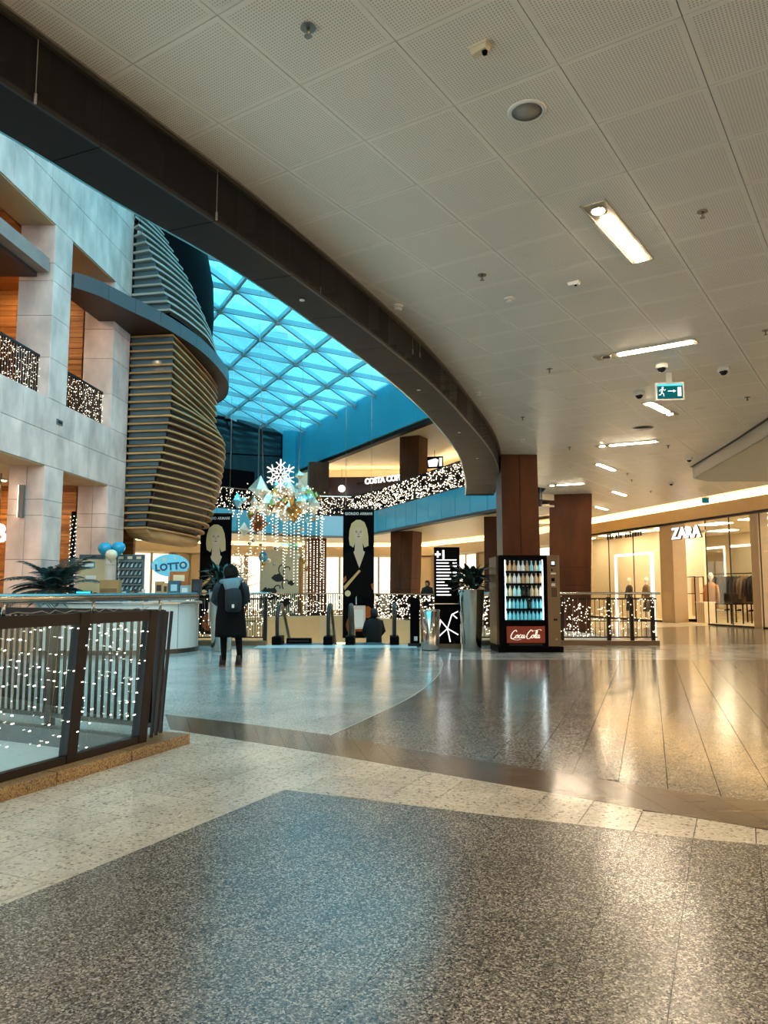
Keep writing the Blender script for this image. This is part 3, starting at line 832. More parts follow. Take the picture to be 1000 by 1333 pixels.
M_SLATU = wood('grey slat timber', '#8f857a', '#b3a899', (.4, .4, 5), .5, 1.6)  # upper slats greyer than the lower ones
for zs, up in ((zs_low, False), (zs_up, True)):
    for z in zs:
        p = slat_path(z, up)
        MB().wall(p, z, z + (.05 if not up else .06), .16, 1).build('slat', M_SLATU if up else M_WOODS, drum)
# glazing and dark lining behind the slats
def drum_skin(zlist, up, inset):
    rings = []
    for z in zlist:
        p = offset(slat_path(z, up), inset); rings.append([(x, y, z) for x, y in p])
    mb = MB(); n = len(rings[0])
    for i in range(len(rings) - 1):
        for k in range(n - 1):
            mb.add([rings[i][k], rings[i][k+1], rings[i+1][k+1], rings[i+1][k]], [(0, 1, 2, 3)])
    return mb
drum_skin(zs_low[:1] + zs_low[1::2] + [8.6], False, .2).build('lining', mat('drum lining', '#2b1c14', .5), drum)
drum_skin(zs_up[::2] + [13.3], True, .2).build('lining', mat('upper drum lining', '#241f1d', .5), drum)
gl_ = MB()
for zs, up in ((zs_low, False), (zs_up, True)):
    for z0, z1 in zip(zs[:-1], zs[1:]):
        p = slat_path(z0, up); q2 = slat_path(z1, up)
        a, b_ = offset(p, .12)[:2]
        MB().prism([a, (b_[0] - .03, b_[1]), (b_[0] - .03, b_[1] + .02), (a[0], a[1] + .02)], z0 + .09, z1).build('pane', mat('blue grey glass', '#4f636b', .15, 0, .6, rnd=.12), drum)
# bowl under the lower slats
b0 = offset(slat_path(2.95, False), .05)
cx_, cy_ = sum(p[0] for p in b0) / len(b0), sum(p[1] for p in b0) / len(b0)
rings = [[(cx_ + (x - cx_) * k, cy_ + (y - cy_) * k, z) for x, y in b0] for k, z in ((.2, 2.62), (.6, 2.66), (.9, 2.75), (1.0, 2.95))]
MB().loft(rings, True).build('soffit', M_WOODS, drum)
# dark wall rising behind the upper slats
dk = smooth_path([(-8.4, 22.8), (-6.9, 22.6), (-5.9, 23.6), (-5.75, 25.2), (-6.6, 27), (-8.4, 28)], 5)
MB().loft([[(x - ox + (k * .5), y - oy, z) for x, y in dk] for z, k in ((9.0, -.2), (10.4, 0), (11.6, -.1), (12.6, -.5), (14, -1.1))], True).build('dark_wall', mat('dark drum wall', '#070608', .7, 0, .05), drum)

cano = thing('curved_canopy', 'curved brown canopy with a blue grey edge sweeping round the slatted drum', 'canopy', (0, 0, 0))
co = smooth_path([(-7.28, 17.35), (-6.87, 17.9), (-6.5, 18.8), (-6.1, 19.7), (-5.77, 20.7), (-5.44, 22.2), (-5.3, 24.2), (-5.42, 26.1), (-6.1, 28.2), (-7.6, 29.8), (-9.5, 30.2)], 5)
ci = smooth_path([(-7.9, 17.35), (-7.7, 18.0), (-7.6, 18.9), (-7.5, 19.9), (-7.4, 20.9), (-7.4, 22.3), (-7.4, 24.2), (-7.5, 26.0), (-7.8, 27.0), (-8.2, 27.6), (-9.5, 27.8)], 5)
MB().band(co, ci, 8.36, 8.42).build('soffit', mat('canopy soffit', '#3a1e14', .5), cano)
MB().band(co, ci, 8.42, 8.66).build('deck', M_BRONZE, cano)
cs = resample(co, n=80)
for k in range(16):
    q_ = cs[k*5:k*5+6]; a, b_ = Vector(q_[0]), Vector(q_[-1]); e = (b_ - a).normalized() * .006
    q_[0] = tuple(a + e); q_[-1] = tuple(b_ - e)
    MB().wall(q_, 8.34, 8.72, .03, -1).build('edge_panel', mat('canopy edge', '#4a4a4c', .45, 0, .3, rnd=.06), cano)
led = thing('concrete_ledge', 'grey concrete ledge between the stone piers of the upper storey', 'ledge', (0, 0, 0))
MB().prism([(FX(14.1) - .05, 14.1), (FX(16.6) - .05, 16.4), (FX(16.4) - .5, 16.4), (FX(14.1) - .5, 14.1)], 8.3, 8.62).build('beam', mat('ledge concrete', '#8c7a72', .7, var=.1), led)
MB().prism([(FX(14.1) - .3, 14.1), (FX(16.4) - .3, 16.4), (-10.9, 16.4), (-10.9, 14.1)], 8.2, 8.3).build('soffit_board', mat('canopy soffit'), led)
# ------------------------------------------------------------------ lit shop fronts on the warm side
RZ_W = math.atan2(1, -.236)
OW = (WX(24.0), 24.0)
def sx(px, yl, v=0.0):
    u = (px - 500) / 1000
    return (OW[0] - .973 * yl - u * (24 - .2297 * yl)) / (u * .973 + .2297)
def onwall(x, y, z=0.0):
    c, s_ = math.cos(RZ_W), math.sin(RZ_W); return (OW[0] + c * x - s_ * y, OW[1] + s_ * x + c * y, z)
wr = tag(empty('wall_right', (OW[0], OW[1], 0), RZ_W), None, None, None, 'structure')
M_SHOPW = mat('shop wall', '#e3d3b2', .6, var=.02)
M_PIER = mat('shop pier', '#b39a78', .45, var=.03)
MB().box(-37, 25, -.02, .27, 3.98, 4.46).build('fascia', M_BEIGE, wr)
MB().box(-37, 25, -.25, -.02, 3.98, 5.0).build('fascia_back', M_CREAM, wr)
MB().box(-37, 25, .02, .16, 4.462, 4.475).build('light_strip', M_COVE, wr)
MB().box(-37, 25, -.03, .20, 3.90, 3.98).build('header', M_BRONZE, wr)
MB().box(-6, 25, -6.2, -6.0, 0, 4.2).build('back_wall', M_SHOPW, wr)
MB().box(7.9, 25, -2.1, -2.0, 0, 4.2).build('window_back', M_SHOPW, wr)
MB().box(-6, 25, -6.2, -.1, 3.95, 4.1).build('shop_ceiling', M_CREAM, wr)
MB().box(-6, 25, -6.2, -.06, -.02, .012).build('shop_floor', mat('shop floor', '#d8c8a4', .25), wr)
MB().box(6.95, 7.85, -.5, .1, 0, 3.95).build('pier', M_PIER, wr)
MB().box(7.1, 7.7, .1, .12, .3, 1.2).build('pier_panel', M_BEIGE, wr)
MB().box(2.1, 2.48, -.35, .08, 0, 3.9).build('pier', M_PIER, wr)
MB().box(14.2, 14.6, -.3, .08, 0, 3.9).build('pier', M_PIER, wr)
MB().box(24.5, 25, -6, .2, 0, 4.4).build('end_wall', M_SHOPW, wr)
MB().box(-37, -6, -.4, -.1, 0, 4.2).build('near_wall', M_SHOPW, wr)
for x0 in (-4.5, -1.5, 1.2, 3.6, 6.0, 9.0):
    MB().box(x0, x0 + 1.2, -4.6, -3.9, 3.93, 3.95).build('light_panel', M_SHOPL, wr)
    MB().box(x0, x0 + 1.2, -2.0, -1.3, 3.93, 3.95).build('light_panel', M_SHOPL, wr)
for x0 in (8.4, 10.2, 12.0, 13.2, 15.5, 18):
    MB().box(x0, x0 + .9, -1.2, -.6, 3.93, 3.95).build('light_panel', M_SHOPL, wr)
for k in range(9):        # glowing windows out of view, added to brighten the walk
    MB().box(-35 + k * 3.2, -32.2 + k * 3.2, -.1, -.06, .2, 3.4).build('added_window', emis('added window glow', (1.0, .84, .58), E_WINDOW), wr)
# wall relief inside the fashion shop
for x0, x1, z0, z1 in ((5.6, 9.4, 1.9, 3.3), (10.0, 11.4, 1.9, 3.3), (2.0, 4.6, 1.9, 3.3), (11.9, 13.5, 1.9, 3.3)):
    MB().box(x0, x1, -6.0, -5.96, z0, z1).build('wall_board', mat('grey wall board', '#b9b09a', .6), wr)
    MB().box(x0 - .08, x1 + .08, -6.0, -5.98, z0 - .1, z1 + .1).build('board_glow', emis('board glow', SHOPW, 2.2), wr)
# end wall behind the viewer; its glowing windows are added to light the ceiling
wn_ = tag(empty('wall_near'), None, None, None, 'structure')
MB().box(-10, 24, -12.3, -12.0, 0, 4.4).build('wall', M_SHOPW, wn_)
for k in range(8):
    MB().box(-8.6 + k * 3.3, -6.0 + k * 3.3, -12.0, -11.95, .2, 3.5).build('added_window', emis('added window glow', (1.0, .84, .58), E_WINDOW), wn_)
    MB().box(-7.34 + k * 3.3, -7.26 + k * 3.3, -11.96, -11.9, .1, 3.6).build('mullion', M_BRONZE, wn_)
def glass_front(n, x0, x1, z1=3.9):
    w = tag(empty('window_%d' % n, (OW[0], OW[1], 0), RZ_W), None, None, None, 'structure')
    MB().box(x0 + .03, x1 - .03, -.012, .0, .06, z1 - .03).build('pane', M_SHOPG, w)
    MB().box(x0, x0 + .012, -.02, .02, 0, z1).build('stile', M_BRONZE, w); MB().box(x1 - .012, x1, -.02, .02, 0, z1).build('stile', M_BRONZE, w)
    MB().box(x0, x1, -.04, .04, 0, .06).build('sill', M_BRONZE, w)
for n, (a, b_) in enumerate(((-2.5, -.2), (-.2, 2.1), (2.48, 3.65), (3.65, 5.0), (7.9, 10.0), (10.0, 12.1), (12.1, 14.2), (14.6, 17))): glass_front(30 + n, a, b_)
sg = thing('shop_sign', 'white raised letters ZARA over the clothes shop entrance', 'sign', onwall(5.95, .18, 3.5), RZ_W)
text('letters', 'ZARA', .62, emis('sign white', (1, .97, .92), 1.0), sg, (0, 0, 0), (PI / 2, 0, PI), .03, 0, 'CENTER', 1.12, .012)
MB().box(-1.05, 1.05, -.14, -.06, -.05, .05).build('carrier', M_CREAM, sg)
text('letter_shadow', 'ZARA', .62, M_BRONZE, sg, (-.02, -.04, -.015), (PI / 2, 0, PI), .02, 0, 'CENTER', 1.12, .03)
# small dark lettering over the display window, too blurred to read
sl = thing('shop_sign', 'row of small dark letters over the mannequin window', 'sign', onwall(11.0, .06, 3.62), RZ_W)
xx = -1.8
for k in range(15):
    wd = random.uniform(.09, .17)
    if k not in (7, 11): MB().box(xx, xx + wd, 0, .02, 0, random.choice((.16, .2, .26))).build('letter', M_BRONZE, sl)
    xx += wd + .06

# clothes shop fittings
def garment(name, label, x, y, z_top, length, w, col, group=None, rz=0.0, thick=.1):
    g = thing(name, label, 'clothing', onwall(x, y, 0), RZ_W + rz, group)
    m = mat('cloth ' + col, col, .85, var=.08, vscale=8)
    prof = [(.02, 0), (.20, -.04), (.42, -.12), (.5, -.3), (.46, -.6), (.5, -1.0)]
    rings = []
    for hw, zz in prof:
        zz = z_top + zz * length
        rings.append([(w * hw * math.cos(t), thick * (.35 + hw) * math.sin(t), zz) for t in [2 * PI * k / 10 for k in range(10)]])
    MB().loft(rings[::-1], True).build('body', m, g)
    for s_ in (-1, 1):
        MB().tube([(s_ * w * .42, 0, z_top - .12 * length), (s_ * w * .56, .02, z_top - .45 * length), (s_ * w * .57, .03, z_top - .8 * length)], [.055, .05, .04], 7).build('sleeve', m, g)
    MB().tube([(0, 0, z_top), (0, 0, z_top + .06), (.03, 0, z_top + .09)], .006, 5).build('hanger', M_STEEL, g)
    return g
rk = thing('clothes_rail', 'long black clothes rail at the back of the clothes shop', 'rack', onwall(0, 0, 0), RZ_W)
MB().tube([(5.2, -3.2, 1.98), (10.4, -3.2, 1.98)], .02, 8).build('rail', M_BLACK, rk)
for x in (5.3, 7.8, 10.3): MB().tube([(x, -3.2, 1.98), (x, -3.2, 3.95)], .015, 6).build('drop_rod', M_BLACK, rk)
cols = ['#2c2621', '#3a3028', '#1f1b1a', '#4a3d30', '#2b2a2a', '#5d4a38', '#342a26', '#191718', '#6b5844', '#241f1d']
names = {'#2c2621': 'espresso', '#3a3028': 'dark brown', '#1f1b1a': 'black', '#4a3d30': 'brown', '#2b2a2a': 'charcoal', '#5d4a38': 'tan brown', '#342a26': 'plum brown', '#191718': 'jet black', '#6b5844': 'light brown', '#241f1d': 'deep brown'}
for k in range(20):
    c = cols[(k * 3) % 10]
    garment('jacket', names[c] + ' jacket hanging on the long black clothes rail', 5.7 + k * .225, -3.2, 1.88, .95 + .1 * (k % 3), .5, c, 'jackets on the long rail', R(70), .08)
for k in range(3):
    garment('coat', 'long black coat on the rail beside the shop pier', sx(985 + k * 20, -1.6), -1.6, 1.75, 1.15, .6, '#171414', 'black coats by the pier', R(25 * k - 10), .14)
cf = thing('display_stand', 'tall thin black display frame with beige boards in the clothes shop', 'display', onwall(sx(903, -1.2), -1.2, 0), RZ_W)
fr = MB()
for x in (-.28, .28):
    for y in (-.2, .2): fr.box(x - .015, x + .015, y - .015, y + .015, .1, 1.85)
for z in (.1, 1.15, 1.83):
    fr.box(-.28, .28, -.215, -.185, z - .015, z + .015); fr.box(-.28, .28, .185, .215, z - .015, z + .015)
fr.build('frame', M_BLACK, cf)
MB().box(-.26, .26, -.03, 0, .25, 1.8).build('board', M_SHOPW, cf); MB().box(-.3, .3, -.23, .23, .012, .12).build('base', M_BLACK, cf)
cs_ = garment('camel_coat', 'camel coat on a white bust beside the black display frame', sx(924, -1.4), -1.4, 1.62, 1.05, .62, '#b3804a', None, R(15), .2)
MB().lathe([(.04, 1.6), (.05, 1.72), (.09, 1.78), (.1, 1.9), (.05, 1.98)], (0, 0), 12).build('bust', M_WHITE, cs_)
MB().lathe([(.16, .012), (.16, .03), (.02, .05), (.02, .7)], (0, 0), 12).build('stand', M_STEEL, cs_)
bx2 = thing('plinth_box', 'cream ribbed display box beside the camel coat', 'display', onwall(sx(916, -.8), -.8, 0), RZ_W)
MB().box(-.24, .24, -.24, .24, .012, .8).build('box_body', M_SHOPW, bx2); MB().box(-.26, .26, -.26, .26, .8, .84).build('box_top', M_WHITE, bx2)
for k in range(4): MB().box(-.2 + k * .11, -.17 + k * .11, .24, .255, .05, .78).build('rib', M_BEIGE, bx2)
for px, lab in ((946, 'black legged display table in the clothes shop entrance'), (972, 'white topped display table beside the shop pier')):
    t = thing('display_table', lab, 'table', onwall(sx(px, -1.5 if px < 960 else -2.6), -1.5 if px < 960 else -2.6, 0), RZ_W)
    MB().box(-.5, .5, -.3, .3, .74, .78).build('table_top', M_WHITE if px == 968 else M_BLACK, t)
    for x in (-.45, .45):
        for y in (-.26, .26): MB().box(x - .02, x + .02, y - .02, y + .02, .012, .74).build('leg', M_BLACK, t)
bn2 = thing('low_bench', 'long white low display bench along the clothes shop wall', 'bench', onwall(8, -4.2, 0), RZ_W)
MB().box(-3.2, 3.4, -.3, .3, .3, .4).build('bench_top', M_WHITE, bn2)
for x in (-3, 0, 3.2): MB().box(x - .1, x + .1, -.25, .25, .012, .3).build('foot', M_SHOPW, bn2)
for k in range(6):
    sh_ = thing('shoe', 'small dark shoe on the white display bench', 'shoe', onwall(5.6 + k * .75, -4.1, .4), RZ_W, 'shoes on the bench')
    MB().loft([[(a * .05 * w, .13 * t - .1, .0 + (.0 if a2 < 0 else .07 * hh)) for a, a2 in ((-1, -1), (1, -1), (1, 1), (-1, 1))] for t, w, hh in ((0, .8, 1.2), (.6, .8, 1.1), (1.2, 1, .6), (1.8, .6, .4))], False).build('upper', M_BLACK, sh_)
def mannequin(label, px, y, body, skirt):
    m = thing('mannequin', label, 'mannequin', onwall(sx(px, y), y, 0), RZ_W)
    W = mat('mannequin white', '#e9dfcc', .4)
    MB().ball((0, 0, 1.74), .11, 12, 8, (.85, .95, 1.15)).build('head', W, m)
    MB().tube([(0, 0, 1.5), (0, 0, 1.66)], .05, 8).build('neck', W, m)
    mb = MB(); E_ = lambda a, b_, z: [(a * math.cos(t), b_ * math.sin(t), z) for t in [2 * PI * k / 14 for k in range(14)]]
    mb.loft([E_(.15, .11, .95), E_(.14, .1, 1.1), E_(.18, .12, 1.3), E_(.2, .11, 1.44), E_(.08, .07, 1.53)]); mb.build('top', mat('cloth ' + body, body, .8), m)
    for s_ in (-1, 1): MB().tube([(s_ * .19, 0, 1.43), (s_ * .26, .03, 1.15), (s_ * .25, .08, .92)], [.055, .048, .035], 8).build('sleeve', mat('cloth ' + body), m)
    for s_ in (-1, 1): MB().ball((s_ * .25, .09, .87), .04, 8, 6, (.7, 1, 1.4)).build('hand', W, m)
    MB().loft([E_(.22, .17, .35), E_(.19, .15, .6), E_(.15, .11, .96)]).build('skirt', mat('cloth ' + skirt, skirt, .8), m)
    for s_ in (-1, 1): MB().tube([(s_ * .08, 0, .4), (s_ * .08, 0, .06)], [.06, .04], 8).build('shin', W, m)
    MB().lathe([(.2, .012), (.2, .03)], (0, 0), 16).build('base', M_STEEL, m)
mannequin('white headed mannequin in a black jacket in the display window', 818, -.9, '#17151a', '#17151a')
mannequin('white headed mannequin in a brown coat in the display window', 840, -.9, '#6d5138', '#3a2a20')
lf = thing('glowing_arch', 'glowing white rectangular frame around the mannequins', 'decoration', onwall(0, 0, 0), RZ_W)
xa, xb = sx(801, -.5), sx(848, -.5)
for nm, a in (('upright', (xa - .05, xa + .05, 0.02, 2.9)), ('upright', (xb - .08, xb + .08, 0.02, 2.9)), ('top_bar', (xb, xa, 2.85, 2.95))):
    MB().box(a[0], a[1], -.55, -.47, a[2], a[3]).build(nm, emis('frame glow', (1, .97, .9), 1.6), lf)

# ------------------------------------------------------------------ railings
def bulbs(pts, r, name='bulbs', parent=None, m=None):
    mb = MB()
    for p in pts: mb.octa(p, r)
    return tag(mb.build(name, m or M_FAIRY, parent), kind='stuff')

# railing along the triangular void
d_ = Vector((.361, .9325)); nr_ = Vector((-.9325, .361)); endp = Vector((-1.65, 6.70))
rl = thing('void_railing', 'dark bronze railing with glass and steel handrail around the floor opening', 'railing', (endp.x, endp.y, 0), math.atan2(d_.y, d_.x))
LEAN = -.085
def ly(z): return .15 + LEAN * z / 1.05
for k in range(6):
    MB().box(-.75 * (k + 1) + .004, -.75 * k - .004, 0, .30, 0, .085).build('plinth_stone', M_PLINTH, rl, bevel=.004)
PX = [-.48, -1.25, -2.05, -2.85, -3.65]
for x in PX:
    MB().add([(x - .05, ly(.09) - .03, .085), (x + .05, ly(.09) - .03, .085), (x + .05, ly(.09) + .05, .085), (x - .05, ly(.09) + .05, .085),
              (x - .05, ly(1.1) - .03, 1.14), (x + .05, ly(1.1) - .03, 1.14), (x + .05, ly(1.1) + .05, 1.14), (x - .05, ly(1.1) + .05, 1.14)],
             [(3, 2, 1, 0), (4, 5, 6, 7), (0, 1, 5, 4), (1, 2, 6, 5), (2, 3, 7, 6), (3, 0, 4, 7)]).build('post', M_BRONZE, rl, bevel=.004)
    MB().tube([(x + .1, ly(1.1), 1.13), (x + .1, ly(1.1), 1.23)], .012, 8).build('stem', M_STEEL, rl)
for a, b_ in zip(PX[1:], PX[:-1]):
    MB().box(a + .05, b_ - .05, ly(1.1) - .02, ly(1.1) + .03, 1.055, 1.135).build('top_rail', M_BRONZE, rl)
    MB().box(a + .05, b_ - .05, ly(.1) - .025, ly(.1) + .025, .085, .14).build('bottom_rail', M_BRONZE, rl)
    g0, g1 = ly(.14), ly(1.06)
    MB().add([(a + .05, g0, .14), (b_ - .05, g0, .14), (b_ - .05, g1, 1.055), (a + .05, g1, 1.055), (a + .05, g0 + .01, .14), (b_ - .05, g0 + .01, .14), (b_ - .05, g1 + .01, 1.055), (a + .05, g1 + .01, 1.055)],
             [(0, 1, 2, 3), (7, 6, 5, 4)]).build('glass_pane', M_PANE, rl)
MB().tube([(-4.5, ly(1.1), 1.245), (.12, ly(1.1), 1.245)], .032, 14).build('handrail', M_STEEL, rl)
# corner return and the far side of the opening
tip = Vector((-.12, .22)); 
fe = Vector((-7.42 + 2.0, 9.62 - 6.98)).normalized(); fn = Vector((fe.x * d_.x + fe.y * d_.y, fe.x * nr_.x + fe.y * nr_.y))
t0 = Vector((Vector((-2.0, 6.98) ) - endp).dot(d_), 0) if False else Vector(((Vector((-2.0, 6.98)) - endp).dot(d_), (Vector((-2.0, 6.98)) - endp).dot(nr_)))
for k in range(56):
    p = t0 + fn * (.02 + k * .084)
    if k % 16 == 0:
        MB().box(p.x - .035, p.x + .035, p.y - .035, p.y + .035, .0, 1.12).build('post', M_BRONZE, rl)
    else:
        MB().box(p.x - .013, p.x + .013, p.y - .008, p.y + .008, .1, 1.06).build('baluster', M_BLACK, rl)
e1 = t0 + fn * 4.7
MB().bar((t0.x, t0.y, 1.09), (e1.x, e1.y, 1.09), .05, .07).build('top_rail', M_BRONZE, rl)
MB().bar((t0.x, t0.y, .1), (e1.x, e1.y, .1), .04, .04).build('bottom_rail', M_BRONZE, rl)
for k in range(3):
    x = PX[0] + .14 + k * .10; o_ = ly(.9) * 0
    a = (x, ly(.1) + k * .03, .1); b_ = (x, ly(1.1) + k * .03, 1.12)
    MB().bar(a, b_, .02, .02, (0, 1, 0)).build('baluster', M_BRONZE, rl)
lc = thing('light_curtain', 'curtain of fairy light strings hanging on the glass of the void railing', 'string lights', (endp.x, endp.y, 0), math.atan2(d_.y, d_.x))
M_WIRE = mat('clear wire', '#8f887c', .5)
rnd = random.Random(3)
M_NEARB = emis('bright fairy bulb', (1.0, .9, .72), 5.0)
for k in range(27):
    x = -.53 - k * .086 + rnd.uniform(-.018, .018); zb = rnd.choice((.2, .3, .45, .6, .75)); off = rnd.uniform(.012, .03)
    zt = 1.06; pts = []
    z = zt
    while z > zb: pts.append((x + rnd.uniform(-.006, .006), ly(z) - off, z)); z -= .12
    if len(pts) < 2: continue
    st = MB().tube(pts, .0011, 4).build('light_string', M_WIRE, lc)
    mb = MB()
    for i in range(len(pts)):
        if rnd.random() < .85:
            zz = pts[i][2] - rnd.uniform(0, .1); sd = rnd.choice((-1, 1)) * rnd.uniform(.012, .024)
            mb.tube([(pts[i][0], ly(zz) - off, zz), (pts[i][0] + sd, ly(zz) - off - .004, zz + rnd.uniform(-.004, .004))], .0036, 5)
    if mb.v: tag(mb.build('bulbs', M_NEARB, st), kind='stuff')
pts = []
for k in range(150):
    p = t0 + fn * rnd.uniform(0, 3.6); pts.append((p.x + .02, p.y - .03, rnd.uniform(.15, 1.03)))
bulbs(pts, .008, 'bulbs', lc)
gp_ = []
for k in range(30): gp_.append((-.5 - k * .07, ly(1.1) + .02 + .012 * math.sin(k * 1.9), 1.15 + .012 * math.cos(k * 2.7)))
MB().tube(gp_, .004, 5).build('cable', M_WIRE, lc)

def railing(label, p0, p1, light_d=0.0, plinth=True, posts=(), z0=0.0, h=1.1, bar=.11, group=None, lfun=None, bulb_r=.014, mid=True, lit_lab=None):
    a, b_ = Vector(p0), Vector(p1); L = (b_ - a).length; rz = math.atan2(b_.y - a.y, b_.x - a.x)
    r = thing('railing', label, 'railing', (a.x, a.y, z0), rz, group)
    zb = 0
    if plinth:
        n = max(1, round(L / 1.2))
        for k in range(n): MB().box(L * k / n + .004, L * (k + 1) / n - .004, -.16, .16, 0, .11).build('plinth_stone', mat('brown plinth', '#6b5238', .35, var=.1), r)
        zb = .11
    bars_ = 0
    x = bar
    while x < L - .05:
        MB().box(x - .006, x + .006, -.006, .006, zb + .08, h - .02).build('baluster', M_BRONZE, r); x += bar
    for x in posts: MB().box(x - .045, x + .045, -.03, .03, zb, h + .03).build('post', M_BRONZE, r)
    MB().box(0, L, -.02, .02, h - .03, h + .01).build('top_rail', M_BRONZE, r)
    MB().box(0, L, -.015, .015, zb + .06, zb + .09).build('bottom_rail', M_BRONZE, r)
    if mid: MB().box(0, L, -.012, .012, zb + (h - zb) * .45, zb + (h - zb) * .45 + .02).build('mid_rail', M_BRONZE, r)
    MB().tube([(-.1, 0, h + .12), (L + .1, 0, h + .12)], .028, 10).build('handrail', M_STEEL, r)
    for x in posts: MB().tube([(x, 0, h), (x, 0, h + .11)], .01, 6).build('stem', M_STEEL, r)
    if light_d:
        lt = thing('light_net', lit_lab or label + ' lights', 'string lights', (a.x, a.y, z0), rz, None)
        pts = []
        for k in range(int(light_d * L)):
            x = rnd.uniform(0, L)
            if lfun and rnd.random() > lfun(x / L): continue
            pts.append((x, -.045 + rnd.uniform(-.01, .01), rnd.uniform(zb + .1, h)))
        n = max(2, int(L / .16))
        for k in range(n):
            if lfun and rnd.random() > lfun((k + .5) / n) + .25: continue
            x = (k + .5) * L / n; MB().tube([(x, -.04, zb + .1), (x + rnd.uniform(-.04, .04), -.045, h)], .003, 4).build('light_string', M_WIRE, lt)
        bulbs(pts, bulb_r, 'bulbs', lt)
    return r
railing('dark railing with a brown plinth beside the drinks vending machine', (1.95, 18.46), (6.5, 18.46), 130, True, (.1, 2.28, 3.4, 3.95, 4.45), lfun=lambda t: 1 if t < .66 else .4,
        lit_lab='net of white fairy lights on the railing beside the vending machine')
railing('dark railing behind the standing person in the dark coat', (-4.5, 18.4), (-2.78, 18.4), 60, True, (.05, .85, 1.68), bar=.06, lit_lab='white fairy lights on the railing behind the standing person')
# railing of the far walk and of the upper gallery: dark bars with nets of bulbs, one stretch per straight edge
def gallery_rail(path, z0, dens, name, lab, lit_lab, bulb_r, h=1.0):
    r = thing(name, lab, 'railing', (0, 0, 0)); off = offset(path, -.05)
    lt = thing('light_net', lit_lab, 'string lights', (0, 0, 0))
    for i in range(len(off) - 1):
        a, b_ = Vector(off[i]), Vector(off[i+1]); L = (b_ - a).length; t = (b_ - a) / L
        MB().bar((a.x, a.y, z0 + h), (b_.x, b_.y, z0 + h), .05, .05).build('handrail', M_STEEL, r)
        MB().bar((a.x, a.y, z0 + .06), (b_.x, b_.y, z0 + .06), .03, .05).build('bottom_rail', M_BRONZE, r)
        MB().box(a.x - .04, a.x + .04, a.y - .04, a.y + .04, z0, z0 + h).build('post', M_BRONZE, r)
        mb = MB(); n = int(L / .11)
        for k in range(n):
            p = a + t * (k + .5) * L / n; mb.box(p.x - .018, p.x + .018, p.y - .018, p.y + .018, z0 + .06, z0 + h)
        tag(mb.build('balusters', M_BLACK, r), kind='stuff')
        nn = Vector((-t.y, t.x)); pts = []
        for k in range(int(dens * L)):
            p = a + t * rnd.uniform(0, L) + nn * .05; pts.append((p.x, p.y, z0 + rnd.uniform(.03, h - .04)))
        bulbs(pts, bulb_r, 'bulbs', lt)
    return r
gallery_rail(GAL, Z_UP, 62, 'gallery_railing', 'railing of the upper gallery along the blue fascia', 'dense white fairy lights on the upper gallery railing', .024)
gallery_rail(GAL[1:], 0, 50, 'gallery_railing', 'railing of the far walk across the void below the gallery', 'dense white fairy lights on the far railing below the gallery', .025, 1.12)
# short railings of the stone front's upper storey
for (ya, yb), lab in (((14.1, 16.45), 'lit railing between stone piers under the concrete ledge'), ((17.35, 19.65), 'lit railing between stone piers under the curved canopy')):
    r = thing('balcony_railing', lab, 'railing', (0, 0, 0)); x0, x1 = FX(ya) - .2, FX(yb) - .2
    t = Vector((x1 - x0, yb - ya)); L = t.length; t /= L
    MB().bar((x0, ya, 6.42), (x1, yb, 6.42), .05, .05).build('handrail', M_BRONZE, r); MB().bar((x0, ya, 5.55), (x1, yb, 5.55), .03, .05).build('bottom_rail', M_BRONZE, r)
    n = int(L / .095)
    for k in range(n):
        p = Vector((x0, ya)) + t * (k + .5) * L / n; MB().box(p.x - .014, p.x + .014, p.y - .014, p.y + .014, 5.5, 6.42).build('baluster', M_BRONZE, r)
    lt = thing('light_net', 'white fairy lights on the ' + lab[4:], 'string lights', (0, 0, 0)); pts = []
    for k in range(int(120 * L)):
        p = Vector((x0, ya)) + t * rnd.uniform(0, L); pts.append((p.x + .03, p.y, rnd.uniform(5.52, 6.38)))
    bulbs(pts, .010, 'bulbs', lt)

# ------------------------------------------------------------------ ceiling lamps and devices
def luminaire(x0, y0, x1, y1, label, spot=0, on=True, spot_on=True, group=None):
    L = math.hypot(x1 - x0, y1 - y0); rz = math.atan2(y1 - y0, x1 - x0)
    o = thing('ceiling_lamp', label, 'lamp', ((x0 + x1) / 2, (y0 + y1) / 2, 4.4), rz, group)
    w = .105
    f = MB(); f.box(-L/2, L/2, -w, -w + .02, -.012, .0); f.box(-L/2, L/2, w - .02, w, -.012, .0); f.box(-L/2, -L/2 + .02, -w, w, -.012, 0); f.box(L/2 - .02, L/2, -w, w, -.012, 0)
    f.build('frame', mat('lamp frame', '#c4b9a6', .4, .1), o)
    MB().box(-L/2 + .02, L/2 - .02, -w + .02, w - .02, -.008, -.001).build('tray', mat('lamp tray', '#a3967f', .4, .2), o)
    sx0 = -L/2 + .15 if spot == 0 else L/2 - .15
    MB().lathe([(.075, -.016), (.07, -.009)], (sx0, 0), 16).build('spot_ring', M_STEEL, o)
    MB().lathe([(.05, -.02), (.05, -.015)], (sx0, 0), 14).build('spot_lens', M_SPOT if spot_on else M_BRONZE, o)
    a, b_ = (-L/2 + .32, L/2 - .06) if spot == 0 else (-L/2 + .06, L/2 - .32)
    MB().box(a, b_, -.04, .04, -.018, -.009).build('tube', M_LAMP if on else M_WHITE, o)
    lv = MB(); n = 24
    for k in range(n + 1):
        x = a + (b_ - a) * k / n; lv.box(x - .003, x + .003, -.045, .045, -.03, -.018)
    lv.build('louvre', M_WHITE, o)
    return o
luminaire(1.67, 5.89, 2.45, 7.0, 'recessed ceiling lamp with a lit square spot and ribbed tube near the loudspeaker', 0)
